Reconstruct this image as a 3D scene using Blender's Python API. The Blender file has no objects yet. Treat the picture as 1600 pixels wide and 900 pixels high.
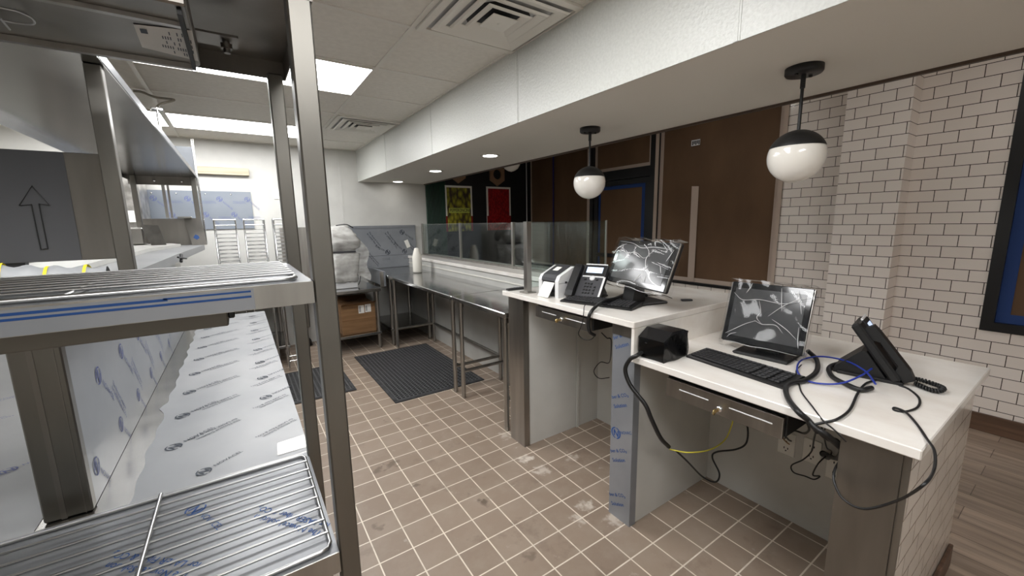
import bpy, bmesh, math, random
from mathutils import Vector, Matrix, Euler
random.seed(7)
S = bpy.context.scene
COL = S.collection
PI = math.pi
mt = Matrix.Translation
V = Vector

# ---------------------------------------------------------------- camera
FPX, YAW, PITCH, ROLL, H = 629.964, 0.590629, -0.162154, -0.017107, 1.4853
def _axes():
    ca, sa, cb, sb = math.cos(YAW), math.sin(YAW), math.cos(PITCH), math.sin(PITCH)
    fwd = V((sa*cb, ca*cb, sb)); right = V((ca, -sa, 0)); up = right.cross(fwd)
    c, s = math.cos(ROLL), math.sin(ROLL)
    return right*c + up*s, up*c - right*s, fwd
RR, UU, FF = _axes()
cam = bpy.data.cameras.new('camera'); camo = bpy.data.objects.new('camera', cam); COL.objects.link(camo)
cam.sensor_width = 36; cam.lens = FPX*36/1600; cam.clip_start = .02; cam.clip_end = 60
M = Matrix((RR, UU, -FF)).transposed().to_4x4(); M.translation = V((0, 0, H)); camo.matrix_world = M
S.camera = camo
def bp(px, py, x=None, y=None, z=None):
    """the point of the known plane x=, y= or z= that the photograph shows at pixel px, py"""
    d = RR*((px-800)/FPX) - UU*((py-450)/FPX) + FF
    o = V((0, 0, H))
    t = ((x-o.x)/d.x) if x is not None else ((y-o.y)/d.y) if y is not None else ((z-o.z)/d.z)
    return o + d*t

# ---------------------------------------------------------------- world, exposure, view
W = bpy.data.worlds.new('world'); S.world = W; W.use_nodes = True
W.node_tree.nodes['Background'].inputs[0].default_value = (.5, .5, .52, 1)
W.node_tree.nodes['Background'].inputs[1].default_value = .02
S.view_settings.view_transform = 'Standard'; S.view_settings.look = 'None'
S.view_settings.exposure = 0.30; S.view_settings.gamma = 1; S.view_settings.use_curve_mapping = False
DINING_FILL_E = 15.0  # strength of the added fill lamps on the dining side
PANEL_E, DOWN_E = 13.5, 14.0
try:
    S.cycles.max_bounces = 10; S.cycles.diffuse_bounces = 6; S.cycles.glossy_bounces = 5
    S.cycles.transmission_bounces = 8; S.cycles.transparent_max_bounces = 12
    S.cycles.use_denoising = True; S.cycles.sample_clamp_indirect = 6
    S.cycles.caustics_reflective = False; S.cycles.caustics_refractive = False
except Exception: pass

# ---------------------------------------------------------------- materials
def rgb(r, g, b):
    f = lambda c: (c/255/12.92) if c/255 <= .04045 else ((c/255+.055)/1.055)**2.4
    return (f(r), f(g), f(b), 1)
def mat(name, col, rough=.5, metal=0, **k):
    m = bpy.data.materials.new(name); m.use_nodes = True
    b = m.node_tree.nodes['Principled BSDF']
    b.inputs['Base Color'].default_value = col; b.inputs['Roughness'].default_value = rough
    b.inputs['Metallic'].default_value = metal
    for n, v in k.items(): b.inputs[n.replace('_', ' ')].default_value = v
    return m
def nd(m, t, **k):
    n = m.node_tree.nodes.new(t)
    for a, v in k.items(): setattr(n, a, v)
    return n
def lk(m, a, b): m.node_tree.links.new(a, b)
def bsdf(m): return m.node_tree.nodes['Principled BSDF']
def noise_col(m, c1, c2, scale=(6, 6, 6), detail=4, lo=.35, hi=.65, rough=None, bump=0, nscale=1.0):
    tc = nd(m, 'ShaderNodeTexCoord'); mp = nd(m, 'ShaderNodeMapping'); mp.inputs['Scale'].default_value = scale
    n = nd(m, 'ShaderNodeTexNoise'); n.inputs['Scale'].default_value = nscale; n.inputs['Detail'].default_value = detail
    r = nd(m, 'ShaderNodeValToRGB'); r.color_ramp.elements[0].color = c1; r.color_ramp.elements[1].color = c2
    r.color_ramp.elements[0].position = lo; r.color_ramp.elements[1].position = hi
    lk(m, tc.outputs['Object'], mp.inputs[0]); lk(m, mp.outputs[0], n.inputs['Vector']); lk(m, n.outputs[0], r.inputs[0])
    lk(m, r.outputs[0], bsdf(m).inputs['Base Color'])
    if rough:
        mr = nd(m, 'ShaderNodeMapRange'); mr.inputs[3].default_value, mr.inputs[4].default_value = rough
        lk(m, n.outputs[0], mr.inputs[0]); lk(m, mr.outputs[0], bsdf(m).inputs['Roughness'])
    if bump:
        b = nd(m, 'ShaderNodeBump'); b.inputs['Strength'].default_value = bump; b.inputs['Distance'].default_value = .01
        lk(m, n.outputs[0], b.inputs['Height']); lk(m, b.outputs[0], bsdf(m).inputs['Normal'])
    return m
def steel(name, col, r=(.22, .42), sc=(3, 3, 60)):
    m = mat(name, col, .3, 1.0)
    c2 = tuple(min(1, c*1.12) for c in col[:3]) + (1,); c1 = tuple(c*.86 for c in col[:3]) + (1,)
    return noise_col(m, c1, c2, sc, 5, .3, .7, rough=r, bump=.03)
M_STEEL = steel('brushed_steel', (.40, .385, .36, 1), (.24, .40), (22, 22, 1.6))
M_STEELH = steel('brushed_steel_flat', (.40, .39, .37, 1), (.18, .32), (3, 9, 3))
M_STEELO = steel('overshelf_steel', (.20, .195, .185, 1), (.12, .3), (1.2, 2.5, 1.2))
M_STEELD = steel('dull_steel', (.24, .225, .205, 1), (.3, .5), (14, 14, 2))
M_POST = steel('post_steel', (.21, .20, .18, 1), (.3, .45), (9, 9, 3))
M_TABLETOP = steel('tabletop_steel', (.55, .55, .55, 1), (.1, .2), (2, 30, 2))
M_CHROME = mat('chrome', (.72, .72, .72, 1), .16, 1)
M_WIRE = mat('wire_chrome', (.5, .5, .5, 1), .32, 1)
M_WHITE = noise_col(mat('white_panel', rgb(200, 199, 194), .38), rgb(196, 195, 190), rgb(203, 202, 197), (5, 5, 5), bump=0)
M_FRP = noise_col(mat('pebbled_panel', rgb(200, 201, 196), .35), rgb(195, 196, 191), rgb(203, 204, 199), (90, 90, 90), 3, bump=.25)
M_SOFFIT = mat('soffit_paint', rgb(222, 218, 210), .8)
M_CEIL = noise_col(mat('ceiling_tile', rgb(226, 222, 214), .9), rgb(222, 218, 210), rgb(229, 225, 217), (30, 30, 30), 6, bump=.1)
M_GRID = mat('ceiling_grid', rgb(224, 221, 213), .5)
M_QUARTZ = noise_col(mat('quartz', rgb(236, 231, 224), .18), rgb(228, 221, 213), rgb(241, 237, 231), (9, 5, 9), 6, .3, .6)
M_BLACK = mat('black_plastic', (.009, .009, .0095, 1), .42)
M_BLACKM = mat('black_matte', (.010, .010, .010, 1), .6)
M_RUBBER = noise_col(mat('black_rubber', (.022, .022, .024, 1), .7), (.014, .014, .016, 1), (.05, .05, .052, 1), (14, 14, 14), 5)
M_RUBBERL = mat('pale_rubber', (.07, .07, .072, 1), .45)  # lighter rubber tone of the mat's raised grid
M_DGREY = mat('dark_grey_plastic', (.045, .045, .05, 1), .45)
M_KEY = mat('keycap_plastic', (.02, .02, .022, 1), .5)
M_LGREY = mat('light_grey_plastic', rgb(226, 226, 226), .4)
M_PAPER = mat('paper', rgb(240, 238, 232), .8)
M_CARD = noise_col(mat('cardboard', rgb(138, 104, 70), .85), rgb(130, 97, 64), rgb(146, 111, 76), (3, 3, 30))
M_PLUGW = mat('outlet_plastic', rgb(235, 233, 226), .4)
M_BRASS = mat('brass', (.75, .58, .28, 1), .25, 1)
M_BLUE = mat('blue_cable', rgb(30, 52, 150), .4)
M_YEL = mat('yellow_cable', rgb(214, 205, 70), .5)
M_YTAPE = mat('yellow_tape', rgb(226, 205, 40), .5)
M_BLUETAPE = mat('blue_tape', rgb(30, 62, 122), .7)
M_CREAMTAPE = mat('cream_tape', rgb(190, 172, 158), .7)
M_FRAMEB = mat('black_window_frame', (.006, .006, .007, 1), .4)
M_BROWNTRIM = mat('brown_trim', rgb(74, 58, 46), .5)
M_FILMW = noise_col(mat('white_film', rgb(146, 147, 148), .4), rgb(138, 140, 142), rgb(153, 154, 155), (2, 2, 2), bump=.1)
M_FILMS = noise_col(mat('film_on_steel', rgb(142, 145, 150), .3, .35), rgb(135, 139, 145), rgb(150, 153, 158), (3, 3, 3), bump=.1)
M_FILMB = noise_col(mat('blue_grey_film', rgb(130, 136, 145), .35, .15), rgb(125, 132, 142), rgb(135, 141, 149), (3, 3, 3))
M_FILMLID = noise_col(mat('film_on_steel_dim', rgb(136, 138, 141), .36, .2), rgb(130, 132, 136), rgb(144, 146, 149), (4, 4, 4), bump=.05)
M_FILMD = mat('dark_grey_film', rgb(68, 68, 70), .5)
M_INKB = mat('ink_blue', rgb(36, 78, 140), .6)
M_INKD = mat('ink_dark', rgb(42, 50, 62), .6)
M_INKK = mat('ink_black', (.01, .01, .01, 1), .5)
M_INKP = mat('ink_slate', rgb(96, 104, 150), .6)
M_BTAPE = mat('blue_stripe', rgb(16, 66, 128), .5)
M_GREEN = noise_col(mat('green_panel', rgb(6, 48, 30), .5), rgb(4, 38, 24), rgb(8, 58, 36), (14, 1, .3))
M_BLACKW = mat('black_wall_paint', (.004, .004, .005, 1), .6)
M_GREENC = mat('screen_green', rgb(200, 215, 235), .4, Emission_Color=rgb(190, 205, 235), Emission_Strength=.8)
def emit(name, col, e):
    m = bpy.data.materials.new(name); m.use_nodes = True; nt = m.node_tree
    nt.nodes.remove(nt.nodes['Principled BSDF']); n = nt.nodes.new('ShaderNodeEmission')
    n.inputs[0].default_value = col; n.inputs[1].default_value = e
    nt.links.new(n.outputs[0], nt.nodes['Material Output'].inputs[0]); return m
M_PANEL = emit('panel_light', (1, 1, 1, 1), PANEL_E)
M_DOWN = emit('downlight_lens', (1, .97, .92, 1), DOWN_E)
M_DINFILL = emit('dining_fill_lens', (1, .98, .95, 1), DINING_FILL_E)
M_GLOBE = mat('opal_glass', rgb(238, 234, 226), .08)
bsdf(M_GLOBE).inputs['Coat Weight'].default_value = .6
M_SCREEN = mat('screen_glass', (.018, .019, .021, 1), .08); bsdf(M_SCREEN).inputs['Coat Weight'].default_value = .5
M_SCREENG = mat('screen_area', (.075, .077, .08, 1), .12)
def thin_clear(name, tint=(.9, .95, .93, 1), gl=.10, wr=0, rough=.03, sc=14):
    m = bpy.data.materials.new(name); m.use_nodes = True; nt = m.node_tree; nt.nodes.remove(nt.nodes['Principled BSDF'])
    tr = nt.nodes.new('ShaderNodeBsdfTransparent'); tr.inputs[0].default_value = tint
    g = nt.nodes.new('ShaderNodeBsdfGlossy'); g.inputs['Roughness'].default_value = rough
    mx = nt.nodes.new('ShaderNodeMixShader'); fr = nt.nodes.new('ShaderNodeLayerWeight'); pw = nt.nodes.new('ShaderNodeMath'); pw.operation = 'POWER'; pw.inputs[1].default_value = 4
    ad = nt.nodes.new('ShaderNodeMath'); ad.operation = 'ADD'; ad.use_clamp = True; ad.inputs[1].default_value = gl
    nt.links.new(fr.outputs['Facing'], pw.inputs[0]); nt.links.new(pw.outputs[0], ad.inputs[0]); nt.links.new(ad.outputs[0], mx.inputs[0])
    nt.links.new(tr.outputs[0], mx.inputs[1]); nt.links.new(g.outputs[0], mx.inputs[2])
    nt.links.new(mx.outputs[0], nt.nodes['Material Output'].inputs[0])
    if wr:
        n = nt.nodes.new('ShaderNodeTexNoise'); n.inputs['Scale'].default_value = sc; n.inputs['Detail'].default_value = 3
        n.inputs['Distortion'].default_value = 1.5
        tc = nt.nodes.new('ShaderNodeTexCoord'); nt.links.new(tc.outputs['Object'], n.inputs['Vector'])
        b = nt.nodes.new('ShaderNodeBump'); b.inputs['Strength'].default_value = wr; b.inputs['Distance'].default_value = .02
        nt.links.new(n.outputs[0], b.inputs['Height'])
        for x in (g, fr): nt.links.new(b.outputs[0], x.inputs['Normal'])
    return m
M_GLASS = thin_clear('clear_glass', (.90, .95, .935, 1), .06)
M_WRAP = thin_clear('plastic_wrap', (.96, .96, .96, 1), .025, .05, .10, 6)
M_CREASE = mat('plastic_crease', rgb(235, 235, 235), .2, Alpha=.75)
M_WRAPW = noise_col(mat('cloudy_plastic_wrap', rgb(205, 203, 198), .2), rgb(178, 176, 170), rgb(226, 224, 220), (9, 9, 16), 7, .3, .65, rough=(.1, .35), bump=.9)
M_WRAPS = bpy.data.materials.new('bagged_plastic'); M_WRAPS.use_nodes = True
noise_col(M_WRAPS, rgb(170, 168, 163), rgb(228, 227, 223), (7, 7, 15), 8, .35, .62, rough=(.1, .3), bump=.8)
bsdf(M_WRAPS).inputs['Alpha'].default_value = .62
def tile_mat(name, ax, bw, bh, c1, c2, mortar, msize, offx=0, offy=0, off=.5, rough=.3, bump=.4, stain=None):
    m = mat(name, c1, rough); tc = nd(m, 'ShaderNodeTexCoord'); sx = nd(m, 'ShaderNodeSeparateXYZ'); cx = nd(m, 'ShaderNodeCombineXYZ')
    lk(m, tc.outputs['Object'], sx.inputs[0])
    for i, (a, o) in enumerate(zip(ax, (offx, offy))):
        q = nd(m, 'ShaderNodeMath'); q.operation = 'SUBTRACT'; q.inputs[1].default_value = o - 50*(bw if i == 0 else bh)
        lk(m, sx.outputs[a], q.inputs[0]); lk(m, q.outputs[0], cx.inputs[i])
    b = nd(m, 'ShaderNodeTexBrick'); b.offset = off; b.squash = 1
    b.inputs['Scale'].default_value = 1; b.inputs['Brick Width'].default_value = bw; b.inputs['Row Height'].default_value = bh
    b.inputs['Mortar Size'].default_value = msize; b.inputs['Mortar Smooth'].default_value = .1; b.inputs['Bias'].default_value = 0
    b.inputs['Color1'].default_value = c1; b.inputs['Color2'].default_value = c2; b.inputs['Mortar'].default_value = mortar
    lk(m, cx.outputs[0], b.inputs['Vector'])
    out = b.outputs['Color']
    if stain:
        for (sc, lo, hi, col, fac) in stain:
            n = nd(m, 'ShaderNodeTexNoise'); n.inputs['Scale'].default_value = sc; n.inputs['Detail'].default_value = 7; n.inputs['Roughness'].default_value = .65
            lk(m, tc.outputs['Object'], n.inputs['Vector'])
            mr = nd(m, 'ShaderNodeMapRange'); mr.inputs[1].default_value = lo; mr.inputs[2].default_value = hi; mr.inputs[4].default_value = fac
            lk(m, n.outputs[0], mr.inputs[0])
            mx = nd(m, 'ShaderNodeMix'); mx.data_type = 'RGBA'; mx.inputs[7].default_value = col
            lk(m, mr.outputs[0], mx.inputs[0]); lk(m, out, mx.inputs[6]); out = mx.outputs[2]
    lk(m, out, bsdf(m).inputs['Base Color'])
    bu = nd(m, 'ShaderNodeBump'); bu.invert = True; bu.inputs['Strength'].default_value = bump; bu.inputs['Distance'].default_value = .003
    lk(m, b.outputs['Fac'], bu.inputs['Height']); lk(m, bu.outputs[0], bsdf(m).inputs['Normal'])
    return m
TS, TX, TY = .1545, .98732, 1.17777
M_FLOOR = tile_mat('quarry_tile_floor', 'XY', TS, TS, rgb(136, 119, 104), rgb(148, 131, 116), rgb(226, 214, 198), .0032, TX, TY, 0, .42, .3,
    [(7, .45, .75, rgb(160, 146, 132), .5), (3.2, .58, .72, rgb(96, 80, 68), .55), (11, .64, .74, rgb(206, 198, 188), .5)])
def floor_spots(m, spots):
    tc = nd(m, 'ShaderNodeTexCoord'); n = nd(m, 'ShaderNodeTexNoise'); n.inputs['Scale'].default_value = 26; n.inputs['Detail'].default_value = 6
    lk(m, tc.outputs['Object'], n.inputs['Vector'])
    for x, y, r, col, k in spots:
        src = bsdf(m).inputs['Base Color'].links[0].from_socket
        vd = nd(m, 'ShaderNodeVectorMath'); vd.operation = 'DISTANCE'; vd.inputs[1].default_value = (x, y, 0); lk(m, tc.outputs['Object'], vd.inputs[0])
        a = nd(m, 'ShaderNodeMapRange'); a.inputs[1].default_value = 0; a.inputs[2].default_value = r; a.inputs[3].default_value = .35; a.inputs[4].default_value = -.35
        lk(m, vd.outputs['Value'], a.inputs[0])
        ad = nd(m, 'ShaderNodeMath'); ad.operation = 'ADD'; lk(m, a.outputs[0], ad.inputs[0]); lk(m, n.outputs[0], ad.inputs[1])
        b = nd(m, 'ShaderNodeMapRange'); b.inputs[1].default_value = .58; b.inputs[2].default_value = .78; b.inputs[4].default_value = k; lk(m, ad.outputs[0], b.inputs[0])
        mx = nd(m, 'ShaderNodeMix'); mx.data_type = 'RGBA'; mx.inputs[7].default_value = col
        lk(m, b.outputs[0], mx.inputs[0]); lk(m, src, mx.inputs[6]); lk(m, mx.outputs[2], bsdf(m).inputs['Base Color'])
DU, SC_ = rgb(222, 212, 200), rgb(84, 70, 58)
floor_spots(M_FLOOR, [(*bp(px, py, z=0)[:2], r, c, k) for px, py, r, c, k in ((822, 717, .12, DU, .8), (845, 735, .14, DU, .5), (915, 790, .12, DU, .6), (905, 812, .10, DU, .5), (960, 812, .14, DU, .5), (895, 715, .12, DU, .35), (790, 680, .14, DU, .4),
    (757, 783, .09, SC_, .8), (732, 772, .06, SC_, .5), (612, 725, .13, SC_, .6), (590, 735, .10, SC_, .6), (650, 758, .06, SC_, .6), (603, 658, .07, SC_, .6), (590, 825, .08, SC_, .5), (826, 868, .09, SC_, .5), (665, 665, .08, SC_, .4))])
M_SUBX = tile_mat('subway_tile_wall', 'YZ', .1515, .0787, rgb(234, 225, 217), rgb(240, 232, 225), rgb(66, 56, 50), .0023, .831, .870-.0787, .5, .14, .5)
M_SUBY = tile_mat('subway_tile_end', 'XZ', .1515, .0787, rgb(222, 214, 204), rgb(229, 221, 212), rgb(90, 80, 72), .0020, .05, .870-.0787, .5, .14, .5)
M_WOODF = tile_mat('wood_plank_floor', 'YX', .92, .1505, rgb(184, 165, 148), rgb(160, 142, 126), rgb(112, 96, 84), .0018, .26, 2.957, .37, .4, .3)
def woodgrain(m):
    src = bsdf(m).inputs['Base Color'].links[0].from_socket
    tc = nd(m, 'ShaderNodeTexCoord'); mp = nd(m, 'ShaderNodeMapping'); mp.inputs['Scale'].default_value = (26, 2.2, 5)
    n = nd(m, 'ShaderNodeTexNoise'); n.inputs['Scale'].default_value = 1; n.inputs['Detail'].default_value = 6
    lk(m, tc.outputs['Object'], mp.inputs[0]); lk(m, mp.outputs[0], n.inputs['Vector'])
    mr = nd(m, 'ShaderNodeMapRange'); mr.inputs[1].default_value = .3; mr.inputs[2].default_value = .7; mr.inputs[3].default_value = .62; mr.inputs[4].default_value = 1.2
    lk(m, n.outputs[0], mr.inputs[0])
    mx = nd(m, 'ShaderNodeMix'); mx.data_type = 'RGBA'; mx.blend_type = 'MULTIPLY'; mx.inputs[0].default_value = 1
    lk(m, src, mx.inputs[6]); lk(m, mr.outputs[0], mx.inputs[7]); lk(m, mx.outputs[2], bsdf(m).inputs['Base Color'])
woodgrain(M_WOODF)
M_WOODB = noise_col(mat('wood_baseboard', rgb(100, 76, 60), .45), rgb(80, 60, 47), rgb(112, 86, 68), (30, 2, 30))
M_KRAFT = noise_col(mat('brown_kraft_paper', rgb(104, 78, 55), .8), rgb(93, 69, 48), rgb(112, 85, 61), (2, 2, 1), 5, bump=.25)
def peppers(name, ca, cb, cc, sc):
    m = mat(name, ca, .35); tc = nd(m, 'ShaderNodeTexCoord')
    v = nd(m, 'ShaderNodeTexVoronoi'); v.inputs['Scale'].default_value = sc
    mp = nd(m, 'ShaderNodeMapping'); mp.inputs['Rotation'].default_value = (0, .7, 0); mp.inputs['Scale'].default_value = (1.8, 1, .9)
    lk(m, tc.outputs['Object'], mp.inputs[0]); lk(m, mp.outputs[0], v.inputs['Vector'])
    r = nd(m, 'ShaderNodeValToRGB'); e = r.color_ramp.elements; e[0].color = cb; e[1].color = cc; e[1].position = .75
    q = e.new(.35); q.color = ca
    lk(m, v.outputs['Distance'], r.inputs[0]); lk(m, r.outputs[0], bsdf(m).inputs['Base Color']); return m
M_POSTY = peppers('pepper_print', rgb(150, 145, 40), rgb(205, 190, 70), rgb(62, 48, 34), 12)
M_POSTR = peppers('tomato_print', rgb(165, 16, 26), rgb(205, 70, 66), rgb(120, 6, 18), 26)
M_PRED = mat('poster_red', rgb(140, 28, 24), .5)
M_LIME = mat('label_lime', rgb(196, 205, 92), .6)
M_TAN = mat('tan_wood', rgb(150, 118, 92), .6)
M_BEIGE = noise_col(mat('pale_pine', rgb(196, 186, 164), .7), rgb(188, 176, 152), rgb(202, 192, 172), (2, 30, 30))

# ---------------------------------------------------------------- mesh helpers
class MB:
    def __init__(s): s.v = []; s.f = []; s.mi = []; s.sm = []; s.m = 0
    def add(s, vs, fs, smooth=False):
        b = len(s.v); s.v += [V(p) for p in vs]
        for f in fs: s.f.append([b+i for i in f]); s.mi.append(s.m); s.sm.append(smooth)
        return s
    def mat(s, i): s.m = i; return s
    def box(s, x0, x1, y0, y1, z0, z1, T=None, c=0):
        x0, x1 = sorted((x0, x1)); y0, y1 = sorted((y0, y1)); z0, z1 = sorted((z0, z1))
        c = min(c, (x1-x0)*.45, (y1-y0)*.45, (z1-z0)*.45)
        if c <= 0:
            vs = [(x, y, z) for z in (z0, z1) for y in (y0, y1) for x in (x0, x1)]
            fs = [(0, 2, 3, 1), (4, 5, 7, 6), (0, 1, 5, 4), (2, 6, 7, 3), (0, 4, 6, 2), (1, 3, 7, 5)]
        else:
            vs = []; fs = []
            X, Y, Z = (x0, x1), (y0, y1), (z0, z1); idx = {}
            for i in (0, 1):
                for j in (0, 1):
                    for k in (0, 1):
                        sx, sy, sz = (c if i == 0 else -c), (c if j == 0 else -c), (c if k == 0 else -c)
                        for a in range(3):
                            p = [X[i]+sx, Y[j]+sy, Z[k]+sz]; p[a] = (X[i], Y[j], Z[k])[a]
                            idx[i, j, k, a] = len(vs); vs.append(tuple(p))
            def q(*l): fs.append([idx[t] for t in l])
            for a in range(3):
                for sgn in (0, 1):
                    o = [(0, 0), (1, 0), (1, 1), (0, 1)]; l = []
                    for u, w in o:
                        t = [0, 0, 0]; t[a] = sgn; t[(a+1) % 3] = u; t[(a+2) % 3] = w; l.append(tuple(t)+(a,))
                    q(*(l if sgn else l[::-1]))
            for a in range(3):
                b_, c_ = (a+1) % 3, (a+2) % 3
                for u in (0, 1):
                    for w in (0, 1):
                        def K(e, ax):
                            t = [0, 0, 0]; t[a] = e; t[b_] = u; t[c_] = w; return tuple(t)+(ax,)
                        l = [K(0, b_), K(1, b_), K(1, c_), K(0, c_)]
                        q(*(l if (u ^ w) else l[::-1]))
            for i in (0, 1):
                for j in (0, 1):
                    for k in (0, 1):
                        l = [(i, j, k, 0), (i, j, k, 1), (i, j, k, 2)]
                        q(*(l if (i+j+k) % 2 else l[::-1]))
        if T is not None: vs = [T @ V(p) for p in vs]
        return s.add(vs, fs)
    def quad(s, *p): return s.add(p, [tuple(range(len(p)))])
    def prism(s, poly, a, b, axis='y', T=None, smooth=False):
        """poly: (u,v) outline; extruded from a to b along axis (y: u=x,v=z; x: u=y,v=z; z: u=x,v=y)"""
        g = {'y': lambda u, v, t: (u, t, v), 'x': lambda u, v, t: (t, u, v), 'z': lambda u, v, t: (u, v, t)}[axis]
        n = len(poly); vs = [g(u, v, a) for u, v in poly] + [g(u, v, b) for u, v in poly]
        if T is not None: vs = [T @ V(p) for p in vs]
        fs = [tuple(range(n))[::-1], tuple(range(n, 2*n))] + [(i, (i+1) % n, n+(i+1) % n, n+i) for i in range(n)]
        return s.add(vs, fs, smooth)
    def tube(s, pts, r, n=8, closed=False, smooth=True):
        pts = [V(p) for p in pts]; L = len(pts); rings = []
        up = V((0, 0, 1))
        nrm = None
        for i, p in enumerate(pts):
            a = pts[(i-1) % L] if (closed or i > 0) else p; b = pts[(i+1) % L] if (closed or i < L-1) else p
            t = (b-a)
            t = t.normalized() if t.length > 1e-9 else V((0, 0, 1))
            if nrm is None:
                nrm = t.cross(up) if abs(t.z) < .95 else t.cross(V((1, 0, 0)))
            nrm = (nrm - t*nrm.dot(t)); nrm = nrm.normalized() if nrm.length > 1e-9 else t.orthogonal().normalized()
            bn = t.cross(nrm); rr = r[i] if isinstance(r, (list, tuple)) else r
            rings.append([p + (nrm*math.cos(2*PI*k/n) + bn*math.sin(2*PI*k/n))*rr for k in range(n)])
        vs = [q for rg in rings for q in rg]; fs = []
        for i in range(L if closed else L-1):
            j = (i+1) % L
            for k in range(n): fs.append((i*n+k, i*n+(k+1) % n, j*n+(k+1) % n, j*n+k))
        s.add(vs, fs, smooth)
        if not closed: s.add(rings[0], [tuple(range(n))[::-1]]); s.add(rings[-1], [tuple(range(n))])
        return s
    def lathe(s, prof, c=(0, 0, 0), n=32, T=None, smooth=True):
        vs = []; fs = []
        for r, z in prof:
            for k in range(n):
                a = 2*PI*k/n; vs.append(V((c[0]+r*math.cos(a), c[1]+r*math.sin(a), c[2]+z)))
        for i in range(len(prof)-1):
            for k in range(n): fs.append((i*n+k, i*n+(k+1) % n, (i+1)*n+(k+1) % n, (i+1)*n+k))
        fs.append(tuple(range(n))[::-1]); fs.append(tuple((len(prof)-1)*n+k for k in range(n)))
        if T is not None: vs = [T @ p for p in vs]
        return s.add(vs, fs, smooth)
    def grid(s, fn, nu, nv, smooth=True):
        vs = [fn(i/nu, j/nv) for j in range(nv+1) for i in range(nu+1)]
        fs = [(j*(nu+1)+i, j*(nu+1)+i+1, (j+1)*(nu+1)+i+1, (j+1)*(nu+1)+i) for j in range(nv) for i in range(nu)]
        return s.add(vs, fs, smooth)
    def merge(s, vs, fs, T): return s.add([T @ V(p) for p in vs], fs)
def spline(pts, n=10):
    """Catmull-Rom through pts"""
    P = [V(p) for p in pts]; P = [P[0]*2-P[1]] + P + [P[-1]*2-P[-2]]; out = []
    for i in range(1, len(P)-2):
        a, b, c, d = P[i-1:i+3]
        for k in range(n):
            t = k/n; out.append(.5*((2*b)+(c-a)*t+(2*a-5*b+4*c-d)*t*t+(3*b-a-3*c+d)*t**3))
    out.append(P[-2]); return out
def mesh(name, mb, mats, inv=None):
    me = bpy.data.meshes.new(name); vs = mb.v if inv is None else [inv @ p for p in mb.v]
    me.from_pydata([tuple(p) for p in vs], [], mb.f)
    for m in (mats if isinstance(mats, (list, tuple)) else [mats]): me.materials.append(m)
    me.polygons.foreach_set('material_index', mb.mi); me.polygons.foreach_set('use_smooth', mb.sm)
    me.update(); return me
PM = {}
def tag(o, label=None, cat=None, group=None, kind=None):
    if label: o['label'] = label
    if cat: o['category'] = cat
    if group: o['group'] = group
    if kind: o['kind'] = kind
    return o
def thing(name, label, cat, loc=(0, 0, 0), rotz=0, group=None):
    o = bpy.data.objects.new(name, None); COL.objects.link(o); o.location = loc; o.rotation_euler = (0, 0, rotz)
    o.empty_display_size = .1
    PM[o.name] = Matrix.Translation(V(loc)) @ Matrix.Rotation(rotz, 4, 'Z')
    return tag(o, label, cat, group)
def part(name, mb, mats, parent, world=True, label=None):
    """a part; world=True when the mesh was written in world coordinates"""
    T = PM[parent.name]
    if world: mb_v = [T.inverted() @ p for p in mb.v]
    else: mb_v = mb.v
    c = sum(mb_v, V())/max(1, len(mb_v))
    me = mesh(name, mb, mats, (Matrix.Translation(-c) @ (T.inverted() if world else Matrix.Identity(4))))
    o = bpy.data.objects.new(name, me); COL.objects.link(o); o.parent = parent; o.location = c
    PM[o.name] = T @ Matrix.Translation(c)
    if label: o['label'] = label
    return o
def solo(name, mb, mats, label=None, cat=None, group=None, kind=None):
    xs = [p.x for p in mb.v]; ys = [p.y for p in mb.v]; zs = [p.z for p in mb.v]
    c = V(((min(xs)+max(xs))/2, (min(ys)+max(ys))/2, min(zs)))
    o = bpy.data.objects.new(name, mesh(name, mb, mats, Matrix.Translation(-c))); COL.objects.link(o); o.location = c
    PM[o.name] = Matrix.Translation(c)
    return tag(o, label, cat, group, kind)
def struct(name, mb, mats):
    """setting pieces keep their origin at the world's origin, so procedural coordinates are room coordinates"""
    o = bpy.data.objects.new(name, mesh(name, mb, mats)); COL.objects.link(o); o['kind'] = 'structure'
    PM[o.name] = Matrix.Identity(4); return o
def spart(name, mb, mats, parent):
    o = bpy.data.objects.new(name, mesh(name, mb, mats)); COL.objects.link(o); o.parent = parent
    PM[o.name] = Matrix.Identity(4); return o
def dup(root, loc, label=None, rotz=None):
    r = root.copy(); COL.objects.link(r); r.location = loc
    if rotz is not None: r.rotation_euler = (0, 0, rotz)
    if label: r['label'] = label
    for ch in list(root.children):
        c = ch.copy(); COL.objects.link(c); c.parent = r
        for g in ch.children:
            d = g.copy(); COL.objects.link(d); d.parent = c
    return r
_txt = {}
def text_geo(t, bold=0):
    if (t, bold) in _txt: return _txt[t, bold]
    cu = bpy.data.curves.new('t', 'FONT'); cu.body = t; cu.size = 1; cu.align_x = 'LEFT'; cu.resolution_u = 2; cu.offset = bold
    o = bpy.data.objects.new('t', cu); COL.objects.link(o)
    me = bpy.data.meshes.new_from_object(o.evaluated_get(bpy.context.evaluated_depsgraph_get()))
    g = ([tuple(v.co) for v in me.vertices], [tuple(p.vertices) for p in me.polygons])
    bpy.data.objects.remove(o); bpy.data.curves.remove(cu); bpy.data.meshes.remove(me)
    _txt[t, bold] = g; return g
def frame(o, u, v, lift=.0006):
    """matrix whose x=u, y=v, z=normal, at o lifted off the surface"""
    u = V(u).normalized(); v = V(v).normalized(); n = u.cross(v)
    M_ = Matrix((u, v, n)).transposed().to_4x4(); M_.translation = V(o)+n*lift; return M_
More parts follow.
